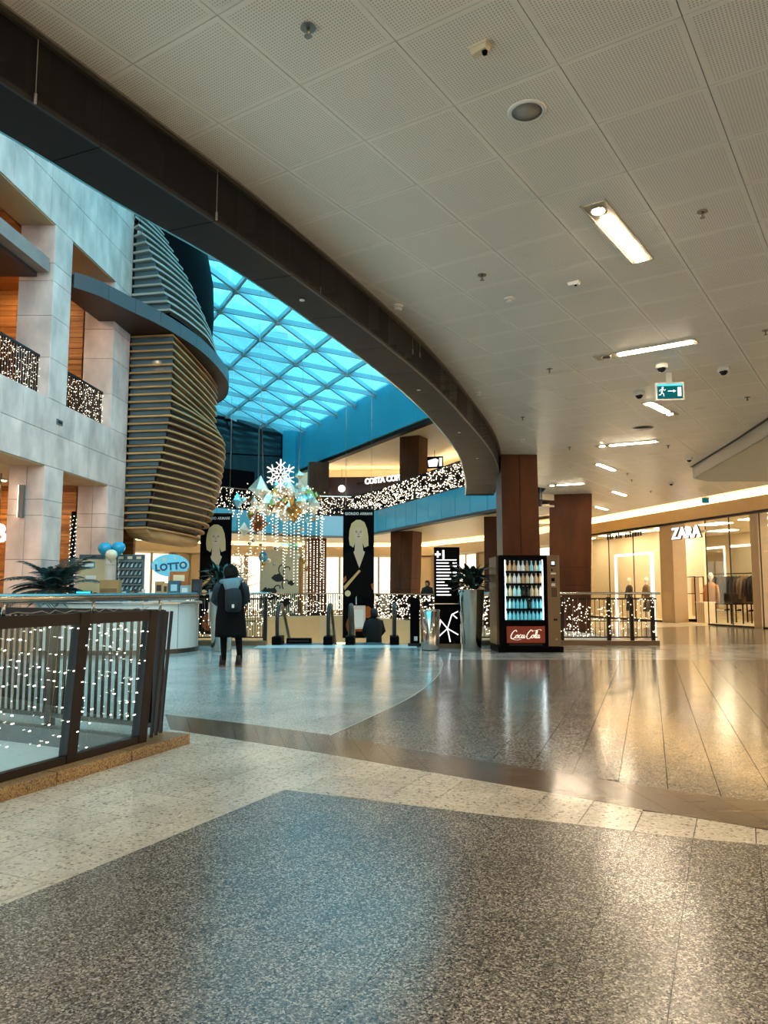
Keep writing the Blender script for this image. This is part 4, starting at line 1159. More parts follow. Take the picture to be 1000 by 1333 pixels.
luminaire(2.84, 10.06, 3.91, 9.32, 'recessed ceiling lamp with a lit ribbed tube and dark spot near the dome cameras', 0, True, False)
luminaire(4.36, 12.47, 5.14, 13.42, 'recessed ceiling lamp with a lit spot behind the exit sign', 1)
luminaire(4.58, 16.43, 5.75, 15.83, 'recessed ceiling lamp with bright end spot between the oval grille and the columns', 0)
luminaire(5.23, 18.67, 5.99, 19.76, 'recessed ceiling lamp angled towards the shops', 0)
luminaire(4.86, 22.71, 5.87, 22.22, 'recessed ceiling lamp beside the reddish brown column', 0)
for k, (x, y) in enumerate([(7.2, 24.0), (7.9, 28.5), (3.5, 2.5), (.2, 1.0), (4.2, -1.5), (.6, -2.6), (-3.0, -3.6), (4.0, -5.2), (.4, -6.2), (-3.2, -7.2), (3.8, -8.8), (.2, -9.8)]):
    luminaire(x, y, x + .75, y + 1.1, 'recessed ceiling lamp in the walk ceiling', 0, True, True, 'ceiling lamps of the walk')
def sprinkler(x, y, label='small brass sprinkler head in the tiled ceiling', z=4.4):
    o = thing('sprinkler', label, 'sprinkler', (x, y, z), 0, 'sprinklers in the tiled ceiling')
    M = mat('sprinkler metal', '#8d867c', .3, .8)
    MB().lathe([(.044, -.006), (.042, 0)], (0, 0), 14).build('rosette', M, o)
    MB().lathe([(.009, -.045), (.010, -.006)], (0, 0), 8).build('body', M, o)
    MB().lathe([(.022, -.056), (.022, -.053), (.008, -.045)], (0, 0), 12).build('deflector', M, o)
for x, y, lb in ((-.42, 3.96, 'in the perforated tiles nearest the bulkhead wires'), (2.62, 6.04, 'beyond the lit lamp next to the loudspeaker'), (.97, 7.32, 'between the two smoke detectors'), (2.33, 10.56, 'beside the dark spot lamp'),
                 (4.58, 8.95, 'before the dome camera facing the lowered ceiling'), (5.87, 12.16, 'next to the lowered ceiling edge'), (6.13, 16.34, 'between the lowered ceiling corner and the bright spot lamp'), (4.04, 16.52, 'above the vending machine'),
                 (4.67, 19.02, 'before the reddish brown column'), (2.5, 13.6, 'above the brown column and beside the bulkhead'), (7.0, 21.5, 'before the small exit sign'), (8.4, 24, 'at the lit cove edge'), (6.5, 20.3, 'beyond the angled lamp')):
    sprinkler(x, y, 'small metal sprinkler head ' + lb)
def detector(x, y, label, r=.055, z=4.4):
    o = thing('smoke_detector', label, 'smoke detector', (x, y, z), 0)
    MB().lathe([(r, -.018), (r * 1.02, 0)], (0, 0), 20).build('base', M_WHITE, o)
    MB().lathe([(r * .45, -.05), (r * .8, -.044), (r * .85, -.024), (r * .8, -.018)], (0, 0), 20).build('head', M_WHITE, o)
    MB().lathe([(r * .86, -.034), (r * .86, -.03)], (0, 0), 20).build('slot_ring', M_GREYP, o)
detector(1.34, 7.93, 'white smoke detector with a slotted ring in the tiled ceiling')
detector(.15, 8.15, 'smooth white round smoke detector by the dark bulkhead edge', .06)
detector(1.48, 11.87, 'small white smoke detector farther along the dark bulkhead edge', .06)
detector(2.86, 15.66, 'small white smoke detector above the brown column', .06)
o = thing('loudspeaker', 'round ceiling loudspeaker with a grey grille and white rim', 'loudspeaker', (.93, 4.71, 4.4))
MB().lathe([(.098, -.008), (.118, -.012), (.126, -.004), (.126, 0)], (0, 0), 32, capb=False, capt=False).build('rim', M_WHITE, o)
MB().lathe([(.001, -.009), (.098, -.007)], (0, 0), 32).build('grille', mat('speaker grille', '#9a978f', .6, .2, bump=.6, bscale=260), o)
o = thing('emergency_lamp', 'small cream emergency lamp box on the ceiling beside the loudspeaker', 'lamp', (.55, 4.11, 4.4), R(-35))
MB().box(-.06, .06, -.035, .035, -.012, 0).build('base', M_CREAM, o)
MB().loft([[(-.055, -.03, -.012), (.055, -.03, -.012), (.055, .03, -.012), (-.055, .03, -.012)], [(-.045, -.022, -.05), (.045, -.03, -.042), (.045, .022, -.042), (-.045, .022, -.05)]], False).build('housing', M_CREAM, o)
MB().lathe([(.014, -.062), (.018, -.045)], (.03, 0), 10).build('lens', M_BLACK, o)
o = thing('emergency_lamp', 'low white emergency lamp box behind the smoke detector', 'lamp', (1.92, 7.5, 4.4), R(-35))
MB().loft([[(-.06, -.03, 0), (.06, -.03, 0), (.06, .03, 0), (-.06, .03, 0)], [(-.05, -.022, -.035), (.05, -.022, -.035), (.05, .022, -.035), (-.05, .022, -.035)]], False).build('housing', M_WHITE, o)
MB().lathe([(.012, -.045), (.014, -.034)], (.02, 0), 10).build('lens', M_BLACK, o)
def dome_cam(x, y, label, s_=1.0):
    o = thing('dome_camera', label, 'camera', (x, y, 4.4))
    MB().lathe([(.075 * s_, -.065 * s_), (.085 * s_, -.055 * s_), (.085 * s_, 0)], (0, 0), 20).build('housing', M_WHITE, o)
    MB().lathe([(.005, -.115 * s_), (.035 * s_, -.105 * s_), (.058 * s_, -.075 * s_), (.06 * s_, -.06 * s_)], (0, 0), 18).build('dome', mat('smoked dome', '#121212', .08), o)
    MB().box(-.02, .02, -.075 * s_, -.045 * s_, -.075 * s_, -.06 * s_).build('lens_shroud', M_BLACK, o)
dome_cam(3.83, 10.34, 'white dome camera just in front of the exit sign')
dome_cam(4.01, 11.82, 'white dome camera behind the exit sign near the angled lamp')
dome_cam(4.75, 10.49, 'white dome camera beside the exit sign towards the lowered ceiling')
dome_cam(7.2, 17.9, 'small dome camera near the corner of the lowered ceiling', .9)
dome_cam(8.3, 22.0, 'small dome camera over the walk in front of the shops', .9)
o = thing('ceiling_grille', 'oval dark ventilation grille in the tiled ceiling', 'vent', (4.98, 14.53, 4.4))
MB().lathe([(.19, -.01), (.2, 0)], (0, 0), 28).build('rim', M_GREYP, o); MB().lathe([(.01, -.012), (.17, -.011)], (0, 0), 28).build('grille', M_BRONZE, o)
# exit sign hung from the ceiling
ex = thing('exit_sign', 'green illuminated emergency exit sign with a running figure hung from the ceiling', 'sign', (4.08, 10.75, 4.12), R(-6))
MB().box(-.20, .20, -.03, .03, -.13, .13).build('housing', M_WHITE, ex, bevel=.006)
MB().box(-.175, .175, -.034, -.03, -.11, .105).build('face', emis('exit green', '#0c4f50', .8), ex)
MB().box(-.175, .175, -.0345, -.03, .075, .105).build('top_glow', emis('exit cyan', '#57c4d0', .8), ex)
MB().box(-.04, .04, -.01, .01, .13, .28).build('bracket', M_WHITE, ex)
EW = emis('exit white', (.9, 1, 1), .8)
fig = MB()
def stroke(mb, pts, w, y=-.036):
    for (x0, z0), (x1, z1) in zip(pts[:-1], pts[1:]):
        dx, dz = x1 - x0, z1 - z0; l_ = math.hypot(dx, dz) or 1; nx, nz = -dz / l_ * w / 2, dx / l_ * w / 2
        mb.add([(x0 + nx, y, z0 + nz), (x0 - nx, y, z0 - nz), (x1 - nx, y, z1 - nz), (x1 + nx, y, z1 + nz)], [(0, 1, 2, 3)])
fig.add([(-.10 + .014 * math.cos(t), -.036, .05 + .014 * math.sin(t)) for t in [k * PI / 5 for k in range(10)]], [tuple(range(10))])
stroke(fig, [(-.105, .035), (-.115, -.02)], .022); stroke(fig, [(-.105, .03), (-.075, .012), (-.06, .025)], .009); stroke(fig, [(-.105, .03), (-.135, .02), (-.145, -.0)], .009)
stroke(fig, [(-.115, -.02), (-.09, -.04), (-.085, -.075)], .011); stroke(fig, [(-.115, -.02), (-.13, -.05), (-.155, -.055)], .011)
fig.build('running_figure', EW, ex)
ar = MB(); stroke(ar, [(-.03, 0), (.055, 0)], .012); ar.add([(.045, -.036, .022), (.045, -.036, -.022), (.085, -.036, 0)], [(0, 1, 2)]); ar.build('arrow', EW, ex)
MB().box(.105, .155, -.0365, -.035, -.075, .055).build('door_symbol', EW, ex)
ex2 = thing('exit_sign', 'small hanging exit sign in front of the lit shop fascia', 'sign', (10.45, 24.8, 4.2), R(-20))
MB().box(-.11, .11, -.03, .03, -.1, .1).build('housing', M_WHITE, ex2); MB().box(-.09, .09, -.034, -.03, -.08, .07).build('face', emis('exit green'  , '#0c4f50', .8), ex2); MB().box(-.03, .03, -.01, .01, .1, .2).build('bracket', M_WHITE, ex2)
# downlights in the bulkhead soffit and inside the stone building
def downlight(x, y, z, label, r=.06, m=None, group=None):
    o = thing('downlight', label, 'lamp', (x, y, z), 0, group)
    MB().lathe([(r * .9, -.012), (r, 0)], (0, 0), 16).build('rim', M_STEEL, o); MB().lathe([(.002, -.016), (r * .75, -.013)], (0, 0), 14).build('lens', m or M_SPOT, o)
for k in (6.95, 10.0, 13.0, 15.6):
    i = min(range(len(ri)), key=lambda q: abs(ri[q][1] - k)); x, y = (ri[i][0] + ro[i][0]) / 2, (ri[i][1] + ro[i][1]) / 2
    downlight(x, y, 4.0, 'small downlight set in the dark soffit of the curved bulkhead', .03, M_WHITE, 'bulkhead downlights')
M_HOT = emis('hot downlight', (1.0, .70, .36), 420)
for y in (8.5, 10.5, 12.5, 14.5, 15.8, 17.8, 19.2):
    downlight(-9.6, y, 4.05, 'warm downlight in the lower walk behind the stone piers', .09, M_HOT, 'downlights of the lower stone walk')
    downlight(-9.6, y, 9.42, 'warm downlight in the upper walk behind the stone piers', .09, M_HOT, 'downlights of the upper stone walk')
# ------------------------------------------------------------------ round-ended kiosk
KZ = 1.06
kio = thing('kiosk_counter', 'white round-ended kiosk counter with a steel foot rim', 'counter', (-5.25, 16.8, 0))
def stadium(r, n=20):
    p = [(-1.65, -r), (0, -r)] + [(r * math.cos(t), r * math.sin(t)) for t in [-PI / 2 + PI * k / n for k in range(1, n)]] + [(0, r), (-1.65, r)]
    return p
so_, si_ = stadium(1.2), stadium(.75)
MB().band(so_, stadium(1.14), .09, KZ - .05).build('front', mat('kiosk white', '#d9dcd8', .3, 0, .5), kio)
MB().band(stadium(1.225), stadium(1.15), .0, .09).build('foot_rim', mat('foot rim', '#4d4641', .3, .7), kio)
MB().band(stadium(1.26), si_, KZ - .05, KZ).build('worktop', mat('worktop', '#cfd6d6', .25), kio)
MB().band(stadium(1.27), stadium(1.255), KZ - .045, KZ - .015).build('steel_edge', M_STEEL, kio)
for k in range(5):
    t = -PI / 2 + PI * (k + .5) / 5
    MB().box(-.004, .004, -.006, .004, .1, KZ - .06).build('panel_joint', M_GREYP, kio, (1.2 * math.cos(t), 1.2 * math.sin(t), 0), t + PI / 2)
def K(px, py, Y):
    x, z = P3(px, py, Y); return x, z
def on_counter(px, Y): return (P3(px, 770, Y)[0], Y, KZ)

# potted palm in a row of steel planters
def frond(n_leaf, L, e0, rng):
    """arching stem with pointed leaflets, grows along +x at elevation e0 and bends over"""
    st, lf = MB(), MB(); pts = [Vector((0, 0, 0))]; e = e0
    for k in range(8):
        pts.append(pts[-1] + Vector((math.cos(e), 0, math.sin(e))) * (L / 8)); e -= R(8.5)
    st.tube(pts, [.012 - .009 * k / 8 for k in range(9)], 5)
    for k in range(n_leaf):
        t = .22 + .78 * k / n_leaf; i = min(7, int(t * 8)); p = pts[i].lerp(pts[i+1], t * 8 - i); dr = (pts[i+1] - pts[i]).normalized()
        ll = L * .34 * (1.1 - .8 * abs(t - .5)) * rng.uniform(.85, 1.1)
        for s_ in (-1, 1):
            sd = Vector((0, s_, 0)); e_ = p + dr * ll * .6 + sd * ll * .75 + Vector((0, 0, -ll * .22)); m_ = p.lerp(e_, .45) + Vector((0, 0, ll * .06))
            w = dr * .02
            lf.add([tuple(p), tuple(m_ + w), tuple(e_), tuple(m_ - w)], [(0, 1, 2, 3)])
    return st, lf
M_PALM = mat('palm leaf', '#1a2c28', .45, 0, .5, rnd=.25)
M_PALMB = mat('blue sheen palm leaf', '#2c4f54', .35, 0, .6, rnd=.2)
pp = on_counter(50, 15.75)
palm = thing('potted_palm', 'bushy dark palm in a steel pot at the end of the kiosk counter', 'plant', (pp[0] + .35, 15.75, KZ))
MB().lathe([(.15, 0), (.19, .17), (.2, .18), (.17, .18)], (0, 0), 20).build('pot', M_STEEL, palm)
MB().lathe([(.01, .165), (.17, .16)], (0, 0), 16).build('soil', mat('soil', '#20150f', .9), palm)
rg = random.Random(11)
for k in range(46):
    L = rg.uniform(.65, 1.12); st, lf = frond(16, L, R(rg.uniform(12, 88)), rg); a = rg.uniform(0, 2 * PI)
    f = lf.build('frond', M_PALMB if rg.random() < .25 else M_PALM, palm, (0, 0, .16), a); st.build('stalk', M_PALM, f)
for k, px in enumerate((14, 24, 34, 76, 86)):
    o = thing('planter_box', 'small brushed steel planter pot in the row below the palm', 'planter', on_counter(px, 15.68 + .03 * (k % 2)), 0, 'steel pots below the palm')
    MB().lathe([(.07, 0), (.085, .12), (.078, .12), (.075, .1)], (0, 0), 16, capt=False).build('wall', M_STEEL, o); MB().lathe([(.01, .1), (.075, .1)], (0, 0), 12).build('soil', mat('soil'), o)

o = thing('payment_screen', 'small blue touch screen on the kiosk counter', 'screen', on_counter(108, 15.72), R(8))
MB().box(-.10, .10, -.06, .1, 0, .025).build('base', M_BLACK, o); MB().bar((0, .03, .02), (0, .05, .1), .05, .03).build('neck', M_BLACK, o)
MB().add([(-.16, -.03, .03), (.16, -.03, .03), (.16, .06, .22), (-.16, .06, .22), (-.16, 0, .02), (.16, 0, .02), (.16, .09, .21), (-.16, .09, .21)], [(0, 1, 2, 3), (7, 6, 5, 4), (0, 4, 5, 1), (1, 5, 6, 2), (2, 6, 7, 3), (3, 7, 4, 0)]).build('bezel', M_BLACK, o)
MB().add([(-.14, -.03, .045), (.14, -.03, .045), (.14, .051, .208), (-.14, .051, .208)], [(0, 1, 2, 3)]).build('display', emis('screen blue', '#2fb4d8', 1.2), o).location = (0, -.004, .001)
o = thing('headphones', 'round black loop beside the blue touch screen', 'device', on_counter(124, 15.72))
MB().tube([(.075 * math.cos(t), 0, .095 + .085 * math.sin(t)) for t in [2 * PI * k / 18 for k in range(19)]], .013, 7).build('band', M_BLACK, o)
MB().box(-.06, .06, -.05, .05, 0, .02).build('base', M_BLACK, o)
o = thing('terminal_hood', 'pale blue curved terminal back beside the touch screen', 'device', on_counter(93, 15.74))
MB().loft([[(x * s_, y, z) for x, y in ((-.07, -.08), (.07, -.08), (.07, .08), (-.07, .08))] for z, s_ in ((0, 1), (.1, 1), (.15, .7), (.17, .3))], True).build('hood', mat('pale blue plastic', '#9fd2dc', .35), o)
def balloon(label, px, py, Y, col, r=.15):
    x, z = P3(px, py, Y); o = thing('balloon', label, 'balloon', (x, Y, z - r))
    MB().lathe([(.012, -.03), (.02, 0), (r * .6, r * .35), (r * .92, r * .8), (r, r * 1.15), (r * .85, r * 1.65), (r * .45, r * 1.93), (.01, r * 2)], (0, 0), 20).build('skin', mat('balloon ' + col, col, .22, 0, .6), o)
    MB().lathe([(.02, -.05), (.008, -.03)], (0, 0), 8).build('knot', mat('balloon ' + col), o)
    MB().tube([(0, 0, -.05), (.01, .02, -.3), (0, .05, KZ - z + r)], .003, 4).build('ribbon', M_WHITE, o)
balloon('blue balloon beside the cream one, towards the palm', 136.5, 715, 16.9, '#1f94b8')
balloon('blue balloon beside the cream one, towards the oval sign', 154.5, 714, 17.0, '#2399c0')
balloon('cream balloon hanging below the pair of blue balloons', 145, 723, 16.7, '#e2cfae', .13)

def board_thing(name, label, cat, px0, px1, py0, py1, Y, th, m, rz=0.0, foot=True):
    x0, z1 = P3(px0, py0, Y); x1, z0 = P3(px1, py1, Y); w = x1 - x0
    o = thing(name, label, cat, ((x0 + x1) / 2, Y, max(z0, KZ)), rz); zb = 0; h = z1 - max(z0, KZ)
    MB().box(-w / 2, w / 2, -th / 2, th / 2, 0, h).build('board', m, o)
    return o, w, h
o, w, h = board_thing('ticket_display', 'blue patterned scratch card display with rows of dark cards', 'display', 152, 187, 722, 774, 17.3, .05, mat('display blue', '#66706c', .5))
for r_ in range(4):
    for c_ in range(6):
        x0 = -w / 2 + .03 + c_ * (w - .06) / 6; z0 = .07 + r_ * (h - .2) / 4
        k = MB(); a = (w - .06) / 6 * .86; b_ = (h - .2) / 4 * .78
        k.box(x0, x0 + a, -.035, -.025, z0, z0 + b_); k.build('card', mat('card dark', '#131c22', .4, rnd=.4), o)
        MB().add([(x0 + a * .1, -.037, z0 + b_ * .1), (x0 + a * .7, -.037, z0 + b_ * .2), (x0 + a * .9, -.037, z0 + b_ * .9), (x0 + a * .35, -.037, z0 + b_ * .6)], [(0, 1, 2, 3)]).build('card_print', mat('card print', '#9fb9bd', .4, rnd=.3), o)
MB().box(-w / 2, w / 2, -.036, -.025, h - .12, h - .01).build('header', mat('display header', '#3c4e54', .4), o)
for x in (-.2, 0, .2): MB().box(x - .06, x + .05, -.04, -.036, h - .1, h - .04).build('header_print', mat('header print', '#d8c6a0', .5), o)
o, w, h = board_thing('poster_board', 'pale board with a blue banner strip and small notices behind the counter', 'display', 104, 136, 722, 781, 17.35, .04, mat('pale board', '#cdb78e', .5))
MB().box(-w / 2, w / 2, -.03, -.02, h - .1, h).build('strip', mat('display header'), o)
MB().box(-.18, .06, -.03, -.02, h - .3, h - .16).build('notice', mat('notice blue', '#4d93a8', .5), o)
MB().box(-.16, .04, -.032, -.03, h - .27, h - .2).build('notice_print', M_WHITE, o)
MB().box(-.14, .1, -.03, -.02, h - .55, h - .47).build('notice', M_WHITE, o)
o, w, h = board_thing('kraft_box', 'brown cardboard display box on the kiosk counter', 'box', 132, 156, 755, 775, 15.95, .2, mat('kraft card', '#a37c4c', .7, var=.1))
MB().box(-w / 2 + .03, w / 2 - .03, -.105, -.1, .06, .14).build('print', mat('kraft print', '#7a5a34', .7), o)
# magazines and small goods between the display and the sign
gc_ = ['#20424e', '#b9c7c8', '#38606c', '#d9d0bb', '#8c6a44', '#2a2c30', '#5fa6b8', '#c9a878', '#e7e2d6', '#46545a']
gn_ = ['dark teal', 'pale grey', 'slate blue', 'cream', 'brown', 'black', 'light blue', 'tan', 'white', 'grey']
for k in range(10):
    px = 158 + k * 3.6
    o = thing('magazine', gn_[k] + ' magazine standing on the kiosk counter before the card display', 'magazine', on_counter(px, 16.0 + .05 * (k % 3)), R(rg.uniform(-25, 25)), 'magazines on the kiosk counter')
    MB().box(-.04, .04, -.008, .008, 0, .16 + .05 * (k % 3)).build('cover', mat('cover ' + gc_[k], gc_[k], .4), o); MB().box(-.03, .03, -.0095, -.008, .09, .13).build('title_strip', M_WHITE, o)
o = thing('lotto_sign', 'oval pale blue sign reading LOTTO on the kiosk', 'sign', (P3(222, 736, 16.2)[0], 16.2, P3(222, 736, 16.2)[1]), R(4))
ov = [(.385 * math.cos(t), .235 * math.sin(t)) for t in [2 * PI * k / 36 for k in range(36)]]
MB().add([(x, -.025, z) for x, z in ov] + [(x, .025, z) for x, z in ov], [tuple(range(36)), tuple(range(71, 35, -1))] + [((i + 1) % 36, i, 36 + i, 36 + (i + 1) % 36) for i in range(36)]).build('oval_board', mat('sign light blue', '#6fc4dc', .3, 0, .5, '#58b8d6', .08), o)
text('letters', 'Lotto'.upper(), .2, mat('sign navy', '#124a72', .4), o, (.02, -.028, -.03), (PI / 2, R(-6), 0), .004, 0, 'CENTER', 1.0, .008)
for x, z, r in ((-.13, .12, .055), (.25, .03, .05), (-.22, -.09, .05), (.09, .15, .03), (-.28, .06, .03)):
    st5 = [(x + r * (1 if k % 2 == 0 else .45) * math.sin(PI * k / 5), -.027, z + r * (1 if k % 2 == 0 else .45) * math.cos(PI * k / 5)) for k in range(10)]
    MB().add(st5, [tuple(range(9, -1, -1))]).build('star', mat('sign star', '#e8cf9a', .4), o)
MB().box(-.03, .03, .0, .03, KZ - P3(222, 736, 16.2)[1], -.2).build('stand', M_STEEL, o)
def sbox(label, px0, px1, py0, py1, Y, col, col2):
    o, w, h = board_thing('product_box', label, 'box', px0, px1, py0, py1, Y, .12, mat('box ' + col, col, .45))
    MB().box(-w * .3, w * .3, -.064, -.06, h * .3, h * .75).build('print', mat('print ' + col2, col2, .45), o)
sbox('orange advertising box below the oval sign', 222, 246, 744, 762, 16.0, '#b3642a', '#f0d9b0')
sbox('tan booklet box below the oval sign', 203, 213, 757, 775, 15.85, '#b98a54', '#26282c')
sbox('small tan booklet box next to the tan one', 213.5, 219, 759, 775, 15.85, '#c49a64', '#3a3026')
sbox('teal leaflet holder under the orange box', 221, 234, 756, 775, 15.8, '#2c5d6e', '#a9cdd4')
sbox('clear acrylic leaflet holder beside the teal one', 235.5, 247, 762, 775, 15.82, '#8fa6a8', '#d8dcd8')
sbox('dark grey bin box at the rounded end of the counter', 250.5, 262, 754, 775, 16.6, '#2b3236', '#3f484c')

# ------------------------------------------------------------------ tall planters
def tall_planter(label, px, Y, leaf_label, s_=1.0):
    x = P3(px, 800, Y)[0]
    o = thing('tall_planter', label, 'planter', (x, Y, 0))
    MB().lathe([(.20, 0), (.205, .03), (.285, 1.30), (.29, 1.31), (.26, 1.31), (.25, 1.24)], (0, 0), 28, capt=False).build('pot', mat('planter steel', '#c9c2b8', .16, 1.0), o)
    MB().lathe([(.01, 1.24), (.255, 1.24)], (0, 0), 18).build('soil', mat('soil'), o)
    p = thing('bushy_plant', leaf_label, 'plant', (x, Y, 1.24))
    M = mat('broad leaf', '#15281f', .32, 0, .6, rnd=.3); M2 = mat('broad leaf light', '#284a42', .3, 0, .6, rnd=.2)
    for k in range(92):
        a = rg.uniform(0, 2 * PI); el = rg.uniform(-.5, 1.2); L = rg.uniform(.28, .43); w = rg.uniform(.045, .07)
        mb = MB(); cs2 = [(0, .012, 0), (.25, w * .7, .0), (.55, w, .0), (.8, w * .65, -.03), (1.0, .002, -.1)]
        vs = []
        for t, ww, dz in cs2:
            vs += [(t * L, -ww, dz * L + .015), (t * L, 0, dz * L), (t * L, ww, dz * L + .015)]
        fs = []
        for i in range(4):
            b_ = i * 3; fs += [(b_, b_ + 3, b_ + 4, b_ + 1), (b_ + 1, b_ + 4, b_ + 5, b_ + 2)]
        mb.add(vs, fs, True); l = mb.build('leaf', M2 if rg.random() < .25 else M, p, (.12 * math.cos(a), .12 * math.sin(a), rg.uniform(.05, .46) * (1.1 - .3 * abs(el))))
        l.rotation_euler = (rg.uniform(-.3, .3), -el, a)
    for k in range(7):
        a = rg.uniform(0, 2 * PI); MB().tube([(.06 * math.cos(a), .06 * math.sin(a), -.02), (.14 * math.cos(a), .14 * math.sin(a), .4)], [.014, .006], 5).build('stem', mat('plant stem', '#3a3a24', .6), p)
tall_planter('tall tapered polished steel planter beside the vending machine', 614, 16.9, 'bushy dark green plant in the steel planter beside the vending machine')
tall_planter('tall tapered steel planter behind the standing person', 289, 16.7, 'bushy dark green plant behind the standing person')

# ------------------------------------------------------------------ bin, totem, black stand
bx_ = P3(560, 800, 16.9)[0]
o = thing('waste_bin', 'round brushed steel waste bin beside the directory totem', 'bin', (bx_, 16.9, 0))
MB().lathe([(.185, 0), (.19, .02), (.222, .84), (.2, .845)], (0, 0), 30, capt=False).build('body', mat('planter steel'), o)
MB().lathe([(.222, .84), (.225, .87), (.2, .875), (.15, .86)], (0, 0), 30, capb=False, capt=False).build('rim', M_STEEL, o); MB().lathe([(.01, .8), (.2, .81)], (0, 0), 24).build('opening', M_BLACK, o)
MB().lathe([(.188, 0), (.19, .05)], (0, 0), 30).build('base_ring', M_BLACK, o)

xt0, xt1 = P3(565, 712, 17.5)[0], P3(598, 712, 17.5)[0]
tt = thing('directory_totem', 'tall black directory totem with lit lines of text behind the plant', 'sign', ((xt0 + xt1) / 2, 17.5, 0)); w = (xt1 - xt0) / 2
MB().box(-w, w, -.06, .06, 0, 2.27).build('body', M_BLACK, tt, bevel=.008)
tso = MB().box(-w + .03, w - .03, -.068, -.06, 1.08, 2.22).build('screen', mat('totem screen', '#060607', .3, 0, .03), tt)
MB().box(-w - .02, w + .02, -.09, .09, 0, .1).build('base', mat('brown plinth'), tt)
MB().box(-w, w, -.07, -.06, .98, 1.0).build('ledge', M_STEEL, tt)
TW = emis('totem text', (1, 1, .95), 1.5)
text('floor_number', '+1', .26, TW, tso, (-w + .14, -.07, 2.09), (PI / 2, 0, 0), .002, 0, 'CENTER', .9, .01)
r2 = random.Random(5)
MB().box(-w + .05, w - .07, -.0705, -.0695, 1.97, 1.985).build('rule_line', TW, tso)
for k in range(11):
    z = 1.92 - k * .072
    L = r2.uniform(.17, .34)
    MB().box(-w + .05, -w + .05 + L, -.0705, -.069, z - .022, z).build('text_line', TW, tso)
    if k % 3 != 2 and k < 5: MB().box(w - .16, w - .07, -.0705, -.069, z - .024, z).build('text_line', TW, tso)
gm = MB()
for a, b_ in (((-.24, .72), (0, .44)), ((0, .44), (.24, .30)), ((-.24, .22), (0, .44)), ((-.24, .22), (-.15, .62)), ((0, .44), (.10, .75)), ((.10, .75), (.24, .82)), ((-.24, .60), (-.13, .60)), ((.06, .14), (0, .44)), ((.12, .75), (.22, .66)), ((-.15, .62), (-.26, .5))):
    stroke(gm, [a, b_], .024, -.063)
gm.build('line_graphic', emis('graphic white', (1, 1, 1), .9), tt)
o = thing('black_stand', 'slim black panel stand beside the waste bin and escalator', 'stand', (P3(540, 800, 18.2)[0], 18.2, 0))
MB().box(-.11, .11, -.04, .04, .06, 1.12).build('panel', M_BLACK, o, bevel=.006); MB().box(-.16, .16, -.12, .12, 0, .06).build('foot', M_BRONZE, o)
MB().box(-.02, .06, -.043, -.04, .12, .22).build('notice', M_WHITE, o)

# ------------------------------------------------------------------ drinks vending machine
vm = thing('vending_machine', 'black drinks vending machine with lit bottles and a red brown lettered panel', 'vending machine', (3.06, 16.3, 0), R(3))
VW = .64
cb = MB(); cb.box(-VW, -.52, 0, .85, .1, 2.03); cb.box(.30, VW, 0, .85, .1, 2.03); cb.box(-.52, .30, 0, .85, 1.95, 2.03); cb.box(-.52, .30, 0, .85, .1, .655); cb.box(-.52, .30, .42, .85, .655, 1.95)
cb.build('cabinet', M_BLACK, vm)
MB().box(-VW - .04, VW + .06, -.06, .85, 0, .12).build('base', M_BLACK, vm, bevel=.008)
MB().box(-VW - .05, -VW, .03, .8, .16, 2.0).build('side_panel', mat('bronze side', '#59462f', .4, .3), vm)
cpo = MB().box(.385, VW + .01, -.05, 0, .13, 2.03).build('control_panel', mat('champagne panel', '#80684a', .45, .2), vm, bevel=.006)
df = MB(); df.box(-VW, -.52, -.05, 0, .13, 2.03); df.box(.30, .385, -.05, 0, .13, 2.03); df.box(-.52, .30, -.05, 0, 1.95, 2.03); df.box(-.52, .30, -.05, 0, .56, .66); df.box(-.52, .30, -.05, 0, .13, .19)
df.build('door_frame', mat('door gloss black', '#080708', .35, 0, .03), vm)
MB().box(-.52, .30, .40, .418, .655, 1.95).build('backing', mat('vending backing', '#0b1216', .6), vm)
MB().box(-.52, .30, -.045, -.038, .66, 1.95).build('glass_pane', glass('vending glass', (.93, .98, 1.0), .02, .06), vm)
MB().box(.283, .297, -.03, -.01, .68, 1.93).build('light_tube', emis('vending tube', (1, 1, .98), 5), vm); MB().box(-.518, -.506, -.03, -.01, .68, 1.93).build('light_tube', emis('vending tube', (1, 1, .98), 5), vm)
bpo = MB().box(-.50, .31, -.058, -.05, .20, .545).build('brand_panel', mat('brand red', '#7d2d1a', .4, 0, .4, '#7d2d1a', .12), vm)
MB().box(-.45, .25, -.056, -.05, .145, .18).build('delivery_flap', M_BRONZE, vm)
